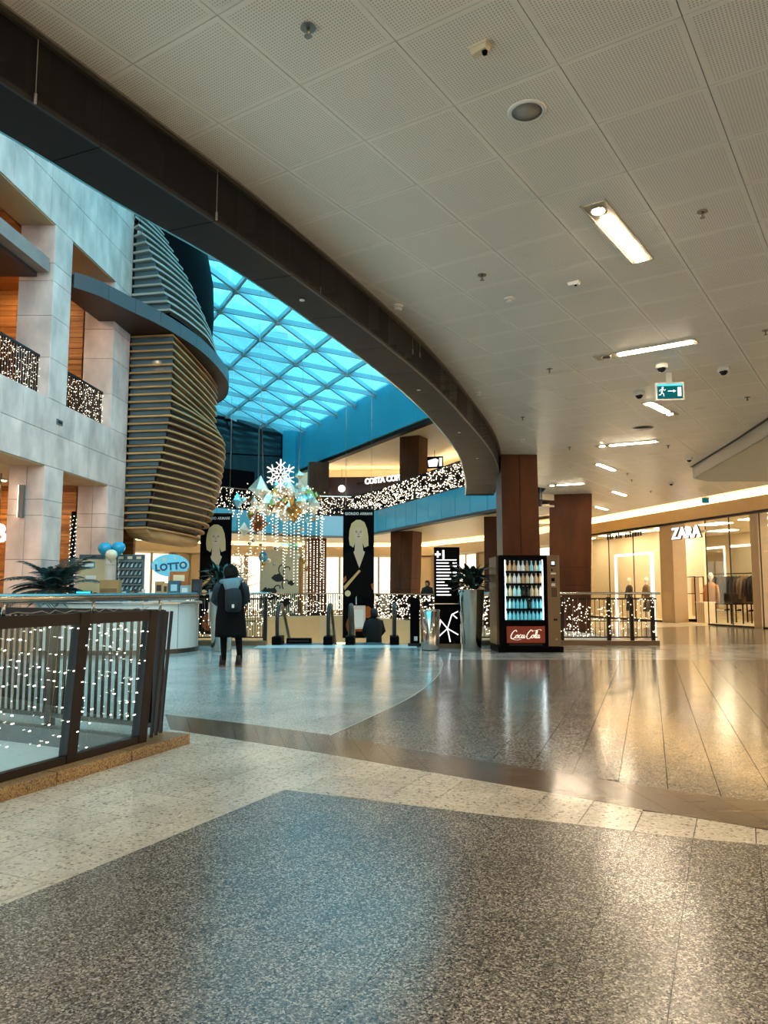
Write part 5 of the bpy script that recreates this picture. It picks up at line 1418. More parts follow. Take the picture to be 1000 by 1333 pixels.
# five shelves of bottles
def bottle_mesh(r, h, m, kind):
    if kind == 'can': prof = [(r * .9, 0), (r, .008), (r, h - .012), (r * .85, h)]
    elif kind == 'glass': prof = [(r * .95, 0), (r, .01), (r, h * .5), (r * .45, h * .72), (r * .4, h * .95), (r * .45, h)]
    else: prof = [(r * .9, 0), (r, .015), (r * .93, h * .3), (r, h * .55), (r * .7, h * .78), (r * .36, h * .88), (r * .36, h)]
    return MB().lathe(prof, (0, 0), 10).mesh('bottle', m)
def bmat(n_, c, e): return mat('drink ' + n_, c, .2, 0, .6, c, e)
rows = [(1.70, 'glass', .205, ['amber', 'amber', 'amber', 'white', 'white', 'amber', 'sky', 'cream', 'sky']),
        (1.44, 'pet', .195, ['cream', 'cream', 'white', 'white', 'amber', 'cream', 'white', 'amber', 'amber']),
        (1.17, 'pet', .205, ['mint', 'cream', 'mint', 'mint', 'dark', 'dark', 'cream', 'cream', 'white']),
        (.91, 'pet', .19, ['aqua', 'mint', 'aqua', 'aqua', 'aqua', 'aqua', 'dark', 'aqua', 'aqua', 'aqua']),
        (.67, 'pet', .18, ['mint', 'aqua', 'aqua', 'aqua', 'aqua', 'aqua', 'aqua', 'aqua', 'aqua', 'aqua'])]
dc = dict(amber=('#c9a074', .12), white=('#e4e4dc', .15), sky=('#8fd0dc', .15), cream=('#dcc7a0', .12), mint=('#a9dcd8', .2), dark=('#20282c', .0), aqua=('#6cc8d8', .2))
ordw = ['first', 'second', 'third', 'fourth', 'fifth', 'sixth', 'seventh', 'eighth', 'ninth', 'tenth']; shelf_word = ['top', 'second', 'third', 'fourth', 'lowest']; bm_cache = {}
for k, (z, kd, h, cl) in enumerate(rows):
    MB().box(-.50, .28, .0, .36, z - .03, z).build('shelf', M_BLACK, vm)
    n = len(cl)
    for i, c in enumerate(cl):
        x = -.475 + i * (.74 / (n - 1)); key = (c, kd, h)
        if key not in bm_cache: bm_cache[key] = bottle_mesh(.0125 if n > 9 else .015, h, bmat(c, *dc[c]), kd)
        o = thing('bottle', '%s bottle on the %s shelf of the vending machine, %s from the control panel' % (c, shelf_word[k], ordw[n - 1 - i]), 'bottle', (0, 0, 0), 0, 'bottles on the %s vending shelf' % shelf_word[k])
        wx, wy = 3.06 + x * math.cos(R(3)) + 0 - .07 * math.sin(R(3)), 16.3 + x * math.sin(R(3)) + .07 * math.cos(R(3)); o.location = (wx, wy, z)
        b_ = link('glass', bm_cache[key], o); b_.scale = (2.7, 2.7, 1)
        MB().lathe([(.011, h), (.012, h + .018)], (0, 0), 8).build('cap', M_WHITE if c != 'aqua' else mat('cap blue', '#2a6f9a', .4), o).scale = (1.3, 1.3, 1)
# control panel details
CP = lambda nm, x0, x1, z0, z1, m: MB().box(x0, x1, -.056, -.05, z0, z1).build(nm, m, cpo)
CP('display', .46, .56, 1.80, 1.92, M_BLACK); CP('display_glow', .475, .545, 1.83, 1.90, emis('panel glow', (.9, .95, 1), 1.1)); CP('coin_slot', .47, .50, 1.70, 1.74, M_BLACK); CP('coin_plate', .46, .57, 1.63, 1.66, M_STEEL)
CP('card_reader', .47, .54, 1.48, 1.55, M_BLACK); CP('button_strip', .47, .55, 1.38, 1.44, M_WHITE); CP('keypad', .47, .58, 1.16, 1.34, mat('keypad brown', '#2a1611', .4))
for i in range(3):
    for j in range(4): MB().box(.485 + i * .03, .505 + i * .03, -.06, -.056, 1.18 + j * .038, 1.205 + j * .038).build('key', mat('key red', '#7a4a38', .4), cpo)
CP('return_cup', .50, .58, .66, .70, M_BRONZE); CP('lock', .53, .57, .26, .28, M_STEEL)
# flowing script lettering
SCR = MB()
def ribbon(pts, w, n=10, y=-.062):
    P_ = smooth_path(pts, n); L = len(P_)
    for i in range(L - 1):
        (x0, z0), (x1, z1) = P_[i], P_[i+1]; t = i / L
        dx, dz = x1 - x0, z1 - z0; l_ = math.hypot(dx, dz) or 1; ang = abs(dz) / l_; ww = w * (.45 + .75 * ang); nx, nz = -dz / l_ * ww / 2, dx / l_ * ww / 2
        ex_, ez_ = dx * .25, dz * .25
        SCR.add([(x0 + nx - ex_, y, z0 + nz - ez_), (x0 - nx - ex_, y, z0 - nz - ez_), (x1 - nx + ex_, y, z1 - nz + ez_), (x1 + nx + ex_, y, z1 + nz + ez_)], [(0, 1, 2, 3)])
SC = lambda pts, ox_, s_=1.0: [(ox_ + x * s_ + .22 * z * s_, .30 + z * s_) for x, z in pts]
bigC = [(.105, .13), (.075, .165), (.03, .13), (0, .06), (.01, 0), (.05, -.015), (.10, .03)]
oo = [(.035, .07), (.0, .05), (-.005, .015), (.02, 0), (.045, .03), (.04, .065), (.02, .055), (.06, .05)]
cc = [(.05, .06), (.02, .07), (0, .03), (.01, 0), (.04, .01), (.06, .035)]
aa = [(.045, .065), (.01, .06), (-.002, .02), (.015, 0), (.04, .03), (.048, .065), (.043, .02), (.055, 0), (.07, .02)]
ll = [(.0, .02), (.03, .10), (.03, .15), (.012, .14), (.005, .05), (.012, .0), (.035, .01)]
for pts, ox_ in ((bigC, -.42), (oo, -.315), (cc, -.25), (aa, -.19), (bigC, -.085), (oo, .02), (ll, .085), (aa, .125)): ribbon(SC(pts, ox_), .019)
ribbon(SC([(.0, .035), (.03, .04)], -.118), .016, 4)
ribbon([(-.40, .305), (-.36, .275), (-.28, .262), (-.20, .275)], .014); ribbon([(.0, .475), (.06, .45), (.13, .462), (.20, .478), (.235, .455)], .014)
SCR.build('script_lettering', mat('script white', '#eee6da', .4, 0, .5, '#eee6da', .3), bpo)
# ------------------------------------------------------------------ escalators going down into the void
def escalator(label, x0, x1, y0=18.75, run=7.5):
    w = x1 - x0; e = thing('escalator', label, 'escalator', (x0, y0, 0))
    MB().box(-.1, w + .1, -.35, .5, -.25, .004).build('landing_plate', mat('comb plate', '#9fb9bf', .25, .8), e)
    MB().box(0, w, -.02, .06, .004, .01).build('comb', mat('comb yellow', '#2a2a2c', .5), e)
    sl = math.tan(R(30)); n = 18
    for k in range(n):
        y = .5 + k * .4; MB().box(.06, w - .06, y, y + .41, -.25 - k * .4 * sl - .2, -.02 - k * .4 * sl).build('step', mat('step grey', '#4a4a4c', .4, .6), e)
    for s_, x in ((0, -.03), (1, w + .03)):
        # glass side
        g = MB(); pr = [(-.05, .0), (-.02, .75), (.12, .86), (.5, .87), (.9, .70), (run, .87 - (run - .5) * sl), (run, -(run - .5) * sl), (.7, -.02)]
        g.add([(x - .008, y, z) for y, z in pr] + [(x + .008, y, z) for y, z in pr], [tuple(range(8)), tuple(range(15, 7, -1))]); g.build('glass_side', M_PANE, e)
        hr = [(.25, .02), (0, .02), (-.16, .08), (-.23, .25), (-.25, .48), (-.22, .72), (-.1, .88), (.08, .93), (.5, .935), (.95, .74), (run, .935 - (run - .5) * sl)]
        MB().tube([(x, y, z) for y, z in hr], .045, 10).build('handrail', mat('rubber black', '#101011', .35), e)
        MB().box(x - .11, x + .11, -.38, .3, 0, .2).build('newel_base', M_BLACK, e, bevel=.02)
        MB().bar((x, .3, .04), (x, run, .04 - (run - .5) * sl), .16, .3).build('skirt', M_STEEL, e)
    return e
escalator('escalator with black handrails beside the railing with fairy lights', -2.52, -1.36)
escalator('escalator with black handrails beside the slim black stand', -.78, .22)
o = thing('floor_box', 'low black box between the escalator newels', 'box', (P3(393, 830, 19.6)[0], 19.0, 0))
MB().box(-.3, .3, -.12, .12, .004, .13).build('body', M_BLACK, o, bevel=.01); MB().box(-.25, .25, -.125, -.12, .04, .09).build('front_slot', M_BRONZE, o)

# ------------------------------------------------------------------ tall hanging banners
def flat(pts, y, name, m, parent):
    n = len(pts); return MB().add([(x, y, z) for x, z in pts], [tuple(range(n))]).build(name, m, parent)
def ell(cx, cz, a, b_, n=20, t0=0, t1=2 * PI): return [(cx + a * math.cos(t0 + (t1 - t0) * k / n), cz + b_ * math.sin(t0 + (t1 - t0) * k / n)) for k in range(n)]
def banner(label, px0, px1, py0, Y, zb):
    x0, zt = P3(px0, py0, Y); x1, _ = P3(px1, py0, Y); w = x1 - x0; h = zt - zb
    b = thing('hanging_banner', label, 'banner', ((x0 + x1) / 2, Y, zb))
    MB().box(-w / 2, w / 2, -.03, .03, 0, h).build('panel', mat('banner black', '#080608', .7, 0, .04), b)
    MB().box(-w / 2 - .02, w / 2 + .02, -.04, .04, h, h + .05).build('top_bar', M_BRONZE, b)
    for s_ in (-1, 1): MB().tube([(s_ * w * .42, 0, h + .05), (s_ * w * .42, 0, 11.5 - zb)], .006, 5).build('cable', M_STEEL, b)
    prn = lambda n_, c: mat('print ' + n_, c, .7, 0, .05)
    text('lettering', 'GIORGIO ARMANI', .125, prn('letters', '#d9d2c8'), b, (0, -.034, h - .13), (PI / 2, 0, 0), .001, 0, 'CENTER', .84, .004, 1.1)
    sc_ = w / 1.05; Z = h - .78 * sc_
    hair = [(-.30, -.42), (-.33, -.2), (-.31, .08), (-.24, .32), (-.08, .44), (.06, .44), (.2, .36), (.29, .14), (.33, -.12), (.34, -.44), (.2, -.5), (.12, -.3), (-.1, -.3), (-.18, -.5)]
    S = lambda pts: [(x * sc_, Z + z * sc_) for x, z in pts]
    flat(S(hair), -.032, 'hair', prn('blond', '#dcb583'), b)
    flat(S([(-.10, -.7), (-.12, -.2), (.12, -.2), (.10, -.7), (.22, -.62), (.02, -1.18), (-.17, -.62)][:0] or [(-.12, -.25), (.13, -.25), (.16, -.6), (.22, -.66), (.03, -1.2), (-.17, -.66), (-.13, -.6)]), -.033, 'neckline', prn('skin', '#e0b897'), b)
    flat(S(ell(0, -.02, .17, .25)), -.034, 'face', prn('skin', '#e0b897'), b)
    flat(S([(-.18, .1), (-.16, .24), (0, .3), (.15, .26), (.19, .1), (.1, .2), (-.06, .16)]), -.035, 'fringe', prn('blond', '#dcb583'), b)
    for s_ in (-1, 1):
        flat(S(ell(s_ * .075, .02, .035, .014, 10)), -.0355, 'eye', prn('eye', '#3a2c26'), b); flat(S([(s_ * .04, .06), (s_ * .115, .055), (s_ * .11, .07), (s_ * .04, .075)][::s_]), -.0355, 'brow', prn('brow', '#7d6248'), b)
    flat(S([(-.02, -.07), (.02, -.07), (.008, .02), (-.008, .02)]), -.0355, 'nose', prn('nose', '#b08a70'), b); flat(S(ell(0, -.13, .05, .016, 10)), -.0355, 'mouth', prn('mouth', '#8c4a40'), b)
    jac = [(-.52, -1.0), (-.46, -.72), (-.2, -.55), (-.17, -.66), (.03, -1.2), (.22, -.66), (.24, -.55), (.46, -.74), (.52, -1.0), (.5, -2.2), (-.5, -2.2)]
    flat(S(jac), -.0315, 'jacket', prn('jacket', '#100c0b'), b)
    flat(S([(-.52, -1.55), (-.42, -1.45), (-.40, -1.6), (-.5, -1.72)]), -.034, 'hand', prn('glow', '#a4582c'), b); flat(S([(.42, -1.75), (.5, -1.7), (.52, -1.95), (.46, -1.9)]), -.034, 'hand', prn('glow', '#a4582c'), b)
    flat([(-w / 2 + .03, h * .40), (.02, h * .53), (.08, h * .52), (-w / 2 + .06, h * .37)], -.034, 'light_beam', prn('beam', '#d9a468'), b)
    flat(ell(-w * .34, h * .345, .1, .1), -.034, 'glow_dot', prn('dot', '#e9c79a'), b); flat(ell(w * .3, h * .2, .14, .2), -.034, 'glow_dot', prn('glow2', '#b4551e'), b); flat(ell(-w * .2, h * .1, .2, .3), -.0335, 'glow_dot', prn('glow3', '#8f451c'), b); flat(ell(w * .28, h * .07, .16, .22), -.0335, 'glow_dot', prn('glow3', '#8f451c'), b)
    flat([(-.2, .28), (.24, .28), (.24, 1.08), (-.2, 1.08)], -.035, 'bottle_print', prn('bottle', '#e6c9b4'), b); flat([(-.24, .22), (.28, .22), (.24, .3), (-.2, .3)], -.0352, 'bottle_foot', prn('glow3', '#8f451c'), b)
    flat([(-.13, .36), (.17, .36), (.17, .95), (-.13, .95)], -.0355, 'bottle_label', prn('label', '#f0e2d4'), b); flat([(-.1, 1.08), (.14, 1.08), (.15, 1.34), (.09, 1.46), (-.06, 1.46), (-.11, 1.34)], -.035, 'stopper_print', prn('stopper', '#0a0808'), b)
    flat([(-.09, 1.12), (-.05, 1.12), (-.06, 1.4), (-.09, 1.34)], -.0353, 'stopper_glint', prn('glint', '#cfcac2'), b)
    return b
banner('tall black perfume banner above the escalators', 447, 487, 664, 26.0, -.3)
banner('tall black perfume banner beyond the round drum', 262, 302, 670, 26.5, -.2)

# ------------------------------------------------------------------ hanging winter decoration
CY = 27.5
chx, chz = P3(365, 652, CY)
ch = thing('crystal_chandelier', 'hanging winter decoration of gold and glass crystals with a snowflake on top', 'decoration', (chx, CY, chz))
M_GOLD = mat('gold facet', '#b98a4a', .18, .9); M_PALE = mat('pale facet', '#efe2cc', .2, .35); M_ICE = mat('ice facet', '#8fcfe0', .12, .4, .6); M_RUST = mat('copper facet', '#7a3c1c', .25, .8)
rc = random.Random(21)
def crystal(x, y, z, r, m, e=1.5):
    k = 5; a0 = rc.uniform(0, PI); vs = [(x, y, z + r * e)] + [(x + r * math.cos(a0 + 2 * PI * i / k) * rc.uniform(.8, 1.2), y + r * math.sin(a0 + 2 * PI * i / k), z + rc.uniform(-.2, .2) * r) for i in range(k)] + [(x, y, z - r * e * rc.uniform(.6, 1))]
    MB().add(vs, [(0, 1 + i, 1 + (i + 1) % k) for i in range(k)] + [(k + 1, 1 + (i + 1) % k, 1 + i) for i in range(k)]).build('crystal', m, ch)
for px, py, r, m in ((342, 640, .3, M_PALE), (328, 648, .22, M_RUST), (352, 660, .32, M_PALE), (367, 640, .42, M_PALE), (375, 655, .3, M_GOLD), (390, 652, .3, M_ICE), (403, 650, .28, M_GOLD), (385, 665, .28, M_GOLD), (368, 668, .26, M_PALE), (400, 673, .24, M_ICE), (336, 683, .26, M_RUST), (318, 690, .2, M_PALE), (313, 655, .18, M_ICE), (345, 650, .3, M_GOLD), (360, 650, .26, M_GOLD), (381, 643, .24, M_PALE), (395, 660, .2, M_PALE), (410, 660, .2, M_PALE), (330, 662, .22, M_PALE), (374, 672, .18, M_PALE)):
    x, z = P3(px, py, CY); crystal(x - chx, rc.uniform(-.7, .7), z - chz, r * 1.3, m, rc.uniform(1, 1.5))
for k in range(55):
    crystal(rc.gauss(.1, .7), rc.uniform(-.8, .8), rc.gauss(.05, .32), rc.uniform(.1, .2), rc.choice((M_PALE, M_PALE, M_PALE, M_GOLD, M_ICE)), rc.uniform(.9, 1.8))
M_SNOW = emis('snowflake lights', (1, .93, .8), .8)
sfx, sfz = P3(369, 622, CY)
for arm in range(6):
    t = PI / 2 + arm * PI / 3; mb = MB(); d2 = (math.cos(t), math.sin(t)); q2 = (-d2[1], d2[0])
    B0 = (sfx - chx, -.75, sfz - chz)
    at = lambda u, v: (B0[0] + d2[0] * u + q2[0] * v, B0[1], B0[2] + d2[1] * u + q2[1] * v)
    mb.tube([at(.05, 0), at(.55, 0)], .03, 6); mb.tube([at(.3, 0), at(.45, .16)], .022, 6); mb.tube([at(.3, 0), at(.45, -.16)], .022, 6); mb.tube([at(.12, 0), at(.25, .13), at(.4, 0), at(.25, -.13), at(.12, 0)], .02, 6)
    mb.build('snowflake_arm', M_SNOW, ch)
pts = []
for k in range(620):
    a = rc.gauss(0, .75); pts.append((a, rc.uniform(-1, 1), rc.gauss(-.05, .28) - .15 * abs(a)))
bulbs(pts, .022, 'bulbs', ch)
for k in range(26):
    x = -1.35 + 2.9 * k / 25 + rc.uniform(-.05, .05); y = rc.uniform(-.9, .9); zb = rc.uniform(-3.1, -1.0)
    s0 = MB().tube([(x, y, -.1), (x, y, zb)], .004, 4).build('light_string', M_WIRE, ch)
    bulbs([(x, y, z) for z in [zb + .11 * i for i in range(int((-.1 - zb) / .11))]], .022, 'bulbs', s0)
for k in range(26):
    x, y, z = rc.uniform(-1.4, 1.5), rc.uniform(-.9, .9), rc.uniform(-2.6, -.6); MB().ball((x, y, z), rc.uniform(.05, .09), 10, 7).build('bauble', rc.choice((M_PALE, M_STEEL, M_GOLD)), ch)
for s_ in (-1, 1): MB().tube([(s_ * .6, 0, 0), (s_ * .9, 0, 8.0)], .01, 5).build('cable', M_STEEL, ch)

# ------------------------------------------------------------------ upper gallery cafe: sign, lamps, screens
gdir = (Vector(GAL[3]) - Vector(GAL[4])).normalized(); rg_a = math.atan2(gdir.y, gdir.x)
def gpos(px, py, off):
    """point on the gallery front line moved outwards by off, seen at pixel px"""
    line = offset(GAL, -off); best = None
    for i in range(len(line) - 1):
        a, b_ = Vector(line[i]), Vector(line[i+1])
        for k in range(40):
            p = a.lerp(b_, k / 40); u = p.x / p.y
            e = abs(u - (px - 500) / 985)
            if best is None or e < best[0]: best = (e, p)
    p = best[1]; return (p.x, p.y, P3(px, py, p.y)[1])
p = gpos(487, 627, 4.0)
o = thing('cafe_sign', 'white letters COSTA COFFEE on the dark cafe fascia of the upper gallery', 'sign', p, R(-40))
text('letters', 'COSTA COFFEE', .45, emis('cafe letters', (1, .97, .9), .95), o, (1.02, -.06, .03), (PI / 2, 0, 0), .03, 0, 'CENTER', 1.0, .015)
MB().box(-1.2, 3.4, -.02, .05, -.04, .04).build('carrier', M_BRONZE, o)
for px, py, lab in ((447, 636, 'round white cafe lamp near the coffee sign'), (423, 641, 'small square white cafe light box beside the round lamp')):
    p = gpos(px, py, 4.6); o = thing('cafe_light', lab, 'lamp', p, rg_a)
    if 'round' in lab:
        MB().ball((0, 0, 0), .2, 14, 10).build('globe', emis('globe', (1, .95, .85), 2.0), o)
    else: MB().box(-.18, .18, -.05, .05, -.18, .18).build('box_face', emis('globe', (1, .95, .85), 2.0), o)
    MB().tube([(0, 0, .18), (0, 0, 8.38 - p[2])], .012, 6).build('rod', M_BRONZE, o)
p = gpos(554, 602, 3.0)
for k, dx in enumerate((-.46, .46)):
    o = thing('menu_screen', ('black menu screen with white panels hanging over the gallery', 'black menu screen with a white cup picture hanging over the gallery')[k], 'screen', (p[0] + dx, p[1], p[2]), R(-12))
    MB().box(-.43, .43, -.04, .04, -.3, .3).build('housing', M_BLACK, o)
    W_ = emis('screen white', (1, 1, 1), .75)
    if k == 0:
        MB().box(-.38, -.05, -.045, -.04, -.2, .0).build('picture', W_, o); MB().box(.0, .35, -.045, -.04, .02, .22).build('picture', W_, o)
    else:
        flat([(-.3, -.22), (.12, -.22), (.2, .12), (.05, .2), (-.34, .1)], -.045, 'picture', W_, o); MB().box(.24, .38, -.045, -.04, -.2, .22).build('picture', W_, o)
    MB().tube([(0, 0, .3), (0, 0, Z_UC - p[2])], .015, 6).build('rod', M_BRONZE, o)
# far walk: round sign, mural, small framed sign
p = gpos(541, 726, 4.5); o = thing('shop_sign', 'white glowing letters GO on a far shop across the void', 'sign', p, rg_a)
text('letters', 'GO', .55, emis('cafe letters'  , (1, .97, .9), 2.2), o, (0, 0, 0), (PI / 2, 0, 0), .03, 0, 'CENTER', 1, .02); MB().tube([(0, .02, .1), (0, .02, 3.98 - p[2])], .02, 6).build('rod', M_STEEL, o); MB().ball((0, 0, -.48), .14, 10, 7).build('globe', emis('globe'  , (1, .95, .85), 2.0), o)
mp_ = gpos(367, 755, 1.2)
mu = thing('mural_panel', 'cream mural panel with black swirls across the void', 'mural', (mp_[0], mp_[1], .05), R(20))
MB().box(-1.0, 1.0, -.04, .04, 0, 3.3).build('board', mat('mural cream', '#cdbf9f', .6), mu)
rm = random.Random(8)
for k in range(9):
    x, z = rm.uniform(-.75, .75), rm.uniform(.5, 2.4); a, b_ = rm.uniform(.15, .4), rm.uniform(.12, .35)
    MB().add([(max(-.98, min(.98, x + a * math.cos(t) * rm.uniform(.7, 1.15))), -.044 - k * .0006, max(.05, min(3.2, z + b_ * math.sin(t) * rm.uniform(.7, 1.15)))) for t in [2 * PI * i / 14 for i in range(14)]], [tuple(range(14))]).build('swirl', mat('mural black', '#15130f', .6) if k % 3 else mat('mural cream'), mu)
for k in range(4):
    mb = MB(); x, z = rm.uniform(-.6, .6), rm.uniform(.7, 2.4); stroke(mb, [(x + .08 * q_ * math.cos(q_ * .9), z + .08 * q_ * math.sin(q_ * .9)) for q_ in [i * .35 for i in range(14)] if abs(x + .08 * q_) < .95], .06, -.052); mb.build('curl', mat('mural black'), mu)
# white tree display in the far window and small balloon
p = gpos(316, 760, 3.0); o = thing('white_tree', 'white sparkling artificial tree in a far shop window', 'tree', (p[0], p[1], 0))
MB().tube([(0, 0, 0), (0, 0, 3.0)], [.08, .03], 8).build('trunk', M_WHITE, o)
for k in range(40):
    a, z = rc.uniform(0, 2 * PI), rc.uniform(.6, 3.0); L = (3.4 - z) * .5; MB().tube([(0, 0, z), (L * math.cos(a), L * math.sin(a), z + .3)], [.03, .012], 5).build('branch', M_WHITE, o)
bulbs([(rc.gauss(0, .6), rc.gauss(0, .6), rc.uniform(.8, 3.2)) for k in range(260)], .025, 'bulbs', o)
p = gpos(346, 725, .5); o = thing('balloon', 'small blue balloon floating across the void', 'balloon', p)
MB().ball((0, 0, 0), .22, 14, 10, (1, 1, 1.2)).build('skin', mat('balloon #1f94b8'), o); MB().tube([(0, 0, -.25), (0, 0, -p[2])], .004, 4).build('ribbon', M_WHITE, o)
# light strings running down the dark column
o = thing('light_strings', 'fairy light strings hanging down the dark column under the gallery', 'string lights', (-3.6, 39.7, 0))
for k in range(7):
    x = -.52 + k * .17; s0 = MB().tube([(x, -.08, .2), (x, -.08, 3.9)], .004, 4).build('light_string', M_WIRE, o); bulbs([(x, -.1, .25 + i * .11 + rc.uniform(-.03, .03)) for i in range(33)], .028, 'bulbs', s0)
# small white shop letter by the stone pier, sensor plates and pier lamp
p = P3(3, 697, 14.9); o = thing('shop_sign', 'white glowing letter B beside the lower stone pier', 'sign', (-9.0, 17.9, 2.6), R(40))
text('letter', 'B', .6, emis('cafe letters', (1, .97, .9), 2.2), o, (0, 0, 0), (PI / 2, 0, 0), .04, 0, 'CENTER', 1, .02); MB().tube([(0, .05, .2), (0, .05, 1.44)], .02, 6).build('rod', M_STEEL, o)
o = thing('wall_lamp', 'narrow vertical wall lamp on the lower stone pier', 'lamp', (FX(16.5) - .42, 16.47, 3.2))
MB().box(-.05, .05, -.1, 0, -.35, .35).build('housing', M_GREYP, o); MB().box(-.065, -.05, -.09, -.01, -.34, .34).build('diffuser', emis('pier lamp', (1, .9, .7), 3), o)
for px, py, lab in ((70, 537, 'small grey plate on the stone band beneath the balcony railing'), (83, 241, 'small dark bracket on the upper stone wall')):
    u = (px - 500) / 1000; Y = 17.0; o = thing('wall_plate', lab, 'plate', (FX(Y) + .035, Y, 5.05 if py > 400 else 11.0), math.atan2(1, .07))
    MB().box(-.13, .13, -.02, 0, -.06, .06).build('plate', M_GREYP, o); MB().box(-.1, .1, -.024, -.02, -.03, .03).build('grille', M_BRONZE, o)
st = thing('lit_pole', 'slim pole wrapped in fairy lights between the stone piers', 'decoration', (FX(18.4) - .3, 18.6, 0))
MB().tube([(0, 0, 0), (0, 0, 3.2)], .06, 8).build('pole', M_BLACK, st); MB().lathe([(.12, 0), (.12, .03)], (0, 0), 12).build('foot', M_BLACK, st)
bulbs([(.07 * math.cos(k * 1.3), .07 * math.sin(k * 1.3), .1 + k * .02) for k in range(150)], .014, 'bulbs', st)

# ------------------------------------------------------------------ people
def skin_body(name, joints, edges, m, parent, root=0, sub=2):
    me = bpy.data.meshes.new(name); me.from_pydata([j[0] for j in joints], edges, []); me.update()
    o = link(name, me, parent); md = o.modifiers.new('skin', 'SKIN'); md.use_smooth_shade = True
    for v, j in zip(me.skin_vertices[0].data, joints): v.radius = (j[1], j[2] if len(j) > 2 else j[1]); v.use_root = False
    me.skin_vertices[0].data[root].use_root = True
    s_ = o.modifiers.new('smooth', 'SUBSURF'); s_.levels = sub; s_.render_levels = sub
    me.materials.append(m); return o
def E2(a, b_, z, cx=0, cy=0, n=18, rot=0): return [(cx + a * math.cos(t) * math.cos(rot) - b_ * math.sin(t) * math.sin(rot), cy + a * math.cos(t) * math.sin(rot) + b_ * math.sin(t) * math.cos(rot), z) for t in [2 * PI * k / n for k in range(n)]]
M_COAT = mat('dark coat', '#090a0d', .85, 0, .15, var=.25, vscale=9, bump=.4, bscale=14); M_SKIN = mat('skin', '#c08a68', .5); M_HAIR = mat('dark hair', '#070606', .7, 0, .2, bump=.5, bscale=60)
M_TROU = mat('dark trousers', '#08080a', .85, 0, .15); M_TEAL = mat('teal sleeve cloth', '#14272f', .8, bump=.3, bscale=18); M_FUR = mat('grey blue fur', '#6f8790', .95, bump=.8, bscale=70)
px_, py_ = P3(299, 866, 13.35)[0], 13.35
pe = thing('person', 'person in a long dark coat with a backpack seen from behind near the kiosk', 'person', (px_, py_, 0), R(14))
# local frame: -y towards the viewer (the back), x to the viewer's right
J = [((0, 0, .86), .13, .11), ((0, 0, 1.08), .14, .11), ((0, 0, 1.30), .16, .11), ((0, .01, 1.42), .10, .08), ((0, .03, 1.49), .055), ((0, .04, 1.57), .07), ((-.01, .06, 1.62), .085),
     ((-.1, 0, .80), .1), ((-.11, .03, .46), .065), ((-.10, -.02, .09), .045), ((.1, 0, .80), .1), ((.14, -.03, .47), .065), ((.17, -.06, .10), .045),
     ((-.19, 0, 1.36), .065), ((-.25, .08, 1.12), .052), ((-.16, .24, 1.10), .042), ((-.09, .32, 1.14), .03),
     ((.19, 0, 1.36), .065), ((.26, .09, 1.12), .052), ((.18, .25, 1.08), .042), ((.10, .33, 1.13), .03)]
Ed = [(0, 1), (1, 2), (2, 3), (3, 4), (4, 5), (5, 6), (0, 7), (7, 8), (8, 9), (0, 10), (10, 11), (11, 12), (2, 13), (13, 14), (14, 15), (15, 16), (2, 17), (17, 18), (18, 19), (19, 20)]
skin_body('body', J, Ed, M_TROU, pe)
MB().ball((-.01, .06, 1.58), .105, 16, 12, (.86, 1.0, 1.2)).build('head', M_SKIN, pe)
for s_ in (-1, 1): MB().ball((-.01 + s_ * .09, .06, 1.57), .028, 8, 6, (.5, .8, 1.2)).build('ear', M_SKIN, pe)
MB().ball((-.01, .17, 1.56), .02, 8, 6, (.8, 1.1, 1.3)).build('nose', M_SKIN, pe)
for s_ in (-1, 1): MB().ball((-.01 + s_ * .035, .155, 1.59), .011, 8, 6).build('eye', M_BLACK, pe)
MB().box(-.035, .015, .155, .162, 1.515, 1.522).build('mouth', mat('lip', '#8a4a40', .5), pe)
MB().loft([E2(.085, .09, 1.49, -.01, .02), E2(.118, .115, 1.55, -.01, .025), E2(.125, .13, 1.63, -.01, .04), E2(.105, .115, 1.69, -.01, .05), E2(.06, .07, 1.725, -.01, .05)]).build('hair', M_HAIR, pe)
MB().ball((-.01, -.02, 1.70), .055, 10, 7).build('hair_knot', M_HAIR, pe)
MB().loft([E2(.27, .19, .50, .01, 0), E2(.27, .19, .56, .01, 0), E2(.255, .175, .80, 0, 0), E2(.225, .155, 1.05, 0, 0), E2(.235, .15, 1.25, 0, 0), E2(.225, .135, 1.38, 0, 0), E2(.13, .11, 1.46, 0, .01), E2(.085, .09, 1.50, 0, .02)]).build('coat', M_COAT, pe)
